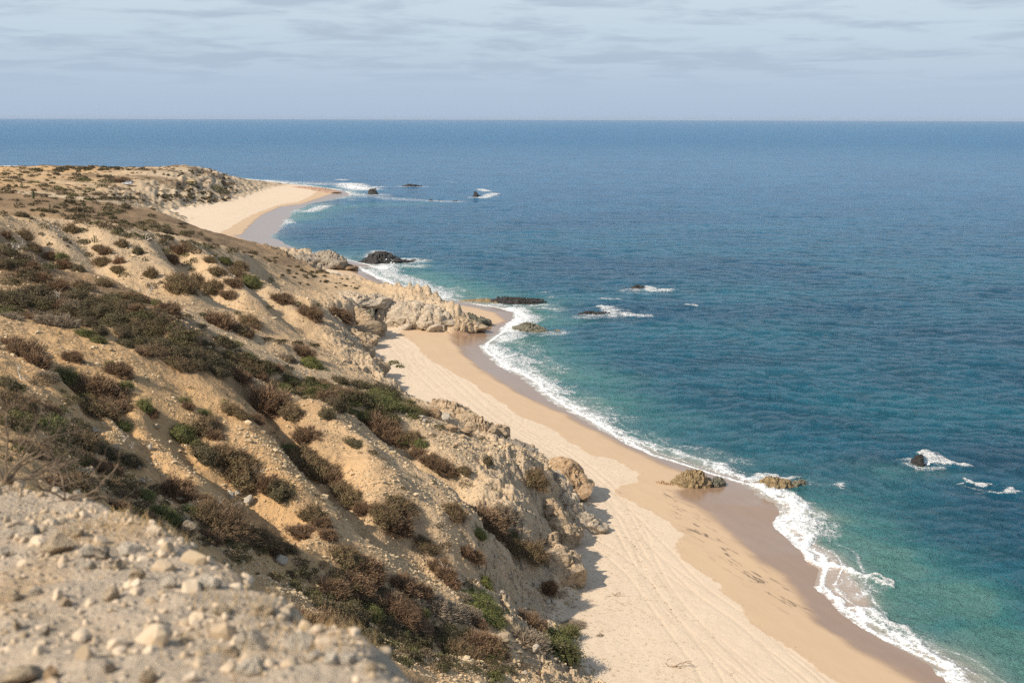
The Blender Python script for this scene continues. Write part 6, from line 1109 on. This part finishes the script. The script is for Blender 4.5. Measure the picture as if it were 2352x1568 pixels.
for x_ in (-1.42, 1.38):
    for y_ in (-.82, .82):
        VV = []; k = 20
        for yy, rr in ((-.12, .34), (-.12, .38), (.12, .38), (.12, .34)): VV += [(rr * math.cos(j * 6.2832 / k), yy, rr * math.sin(j * 6.2832 / k)) for j in range(k)]
        F_ = [(i * k + j, i * k + (j + 1) % k, ((i + 1) % 4) * k + (j + 1) % k, ((i + 1) % 4) * k + j) for i in range(4) for j in range(k)]
        wl = mesh_obj('wheel', VV, F_, BLK, car); wl.location = (x_, y_, .38)
        VV = [(.0, sg_ * .10, 0) for sg_ in (-1, 1)] + [(.25 * math.cos(j * 6.2832 / 12), sg_ * .11, .25 * math.sin(j * 6.2832 / 12)) for sg_ in (-1, 1) for j in range(12)]
        F_ = [(q, 2 + q * 12 + j, 2 + q * 12 + (j + 1) % 12) for q in (0, 1) for j in range(12)] + [(2 + j, 2 + (j + 1) % 12, 14 + (j + 1) % 12) for j in range(12)] + [(2 + j, 14 + (j + 1) % 12, 14 + j) for j in range(12)]
        mesh_obj('rim', VV, F_, RIM, wl)
HL = simple('clear_lamp', (.7, .7, .7), .15)
for y_ in (-.62, .62):
    box_mesh('headlight', [(2.26, .78), (2.35, .78), (2.33, .95), (2.2, .98)], HL, car, y_ - .18, y_ + .18); box_mesh('tail_light', [(-2.40, .85), (-2.30, .85), (-2.24, 1.1), (-2.33, 1.1)], RL, car, y_ - .12 + (.1 if y_ > 0 else -.1), y_ + .12 + (.1 if y_ > 0 else -.1))
for y_ in (-.6, .6): stick('roof_rail', (-1.8, y_, 1.80), (.1, y_, 1.80), .03, BLK, car, 3)

# ---------------------------------------------------------------- spray thrown up where swells hit the rocks
m_s, t = mat('white_spray'); t.out((.86, .88, .89), .8, None, .2)
def spray(px0, px1, py, h_m, lab, seed, n=900, sz=.05, skew=.4):
    R = np.random.default_rng(seed); a = onz([(px0, py), (px1, py)], 0.); u = R.beta(1.3, 2.2, n) if skew else R.uniform(0, 1, n); g = a[0] + (a[1] - a[0]) * u[:, None]; g = g + R.normal(0, .25 * h_m, (n, 2)); env = h_m * (1 - u) ** 1.2 * (.4 + .6 * R.uniform(0, 1, n)) * np.abs(R.normal(.45, .35, n)); env = np.clip(env, 0, h_m * 1.2)
    V0 = np.array([(1, 0, 0), (-1, 0, 0), (0, 1, 0), (0, -1, 0), (0, 0, 1), (0, 0, -1)], float); F0 = np.array([(0, 2, 4), (2, 1, 4), (1, 3, 4), (3, 0, 4), (2, 0, 5), (1, 2, 5), (3, 1, 5), (0, 3, 5)])
    s = sz * (.35 + R.exponential(.6, n)) * np.clip(1.5 - env / h_m, .3, 1.5); V_ = (V0[None] * s[:, None, None] * np.array([1.3, 1, .9]) + np.stack([g[:, 0], g[:, 1], env + .05], 1)[:, None]).reshape(-1, 3); F_ = (F0[None] + (np.arange(n) * 6)[:, None, None]).reshape(-1, 3)
    o = mesh_obj('sea_spray', V_, F_, m_s); label(o, lab, 'spray', kind='stuff')
spray(2122, 2225, 1072, .95, 'white spray bursting behind the sharp dark rock in the near sea', 1, 2600, .075)
spray(888, 905, 606, 2.2, 'white spray climbing the black rock below the grey crags', 2, 900, .16, 0)
spray(1392, 1440, 718, .8, 'white spray behind the long flat black rock', 3, 700, .09)
spray(1484, 1530, 669, .8, 'white spray right of the small dark rock', 4, 600, .10)
spray(804, 845, 434, 2.2, 'white spray of the breaker off the far point', 5, 900, .25)
spray(2222, 2262, 1116, .5, 'white spray on the upper submerged reef at right', 6, 700, .05)
spray(2325, 2288, 1140, .4, 'white spray on the lower submerged reef at right', 7, 600, .045)

# ---------------------------------------------------------------- sea air
hb_ = 46000.0; zt = 66.0; zb_ = -4.5
vv = [(-hb_, -3000, zb_), (hb_, -3000, zb_), (hb_, hb_, zb_), (-hb_, hb_, zb_), (-hb_, -3000, zt), (hb_, -3000, zt), (hb_, hb_, zt), (-hb_, hb_, zt)]
hm = bpy.data.materials.new('sea_air'); hm.use_nodes = True; hm.node_tree.nodes.clear()
pv = hm.node_tree.nodes.new('ShaderNodeVolumePrincipled'); pv.inputs['Color'].default_value = (.56, .66, .82, 1); pv.inputs['Density'].default_value = 1.8e-5
mo = hm.node_tree.nodes.new('ShaderNodeOutputMaterial'); hm.node_tree.links.new(pv.outputs[0], mo.inputs['Volume'])
ho = mesh_obj('haze', vv, [(0, 3, 2, 1), (4, 5, 6, 7), (0, 1, 5, 4), (1, 2, 6, 5), (2, 3, 7, 6), (3, 0, 4, 7)], hm, smooth=False)
label(ho, 'thin pale sea air over water and shore', 'haze', kind='stuff')
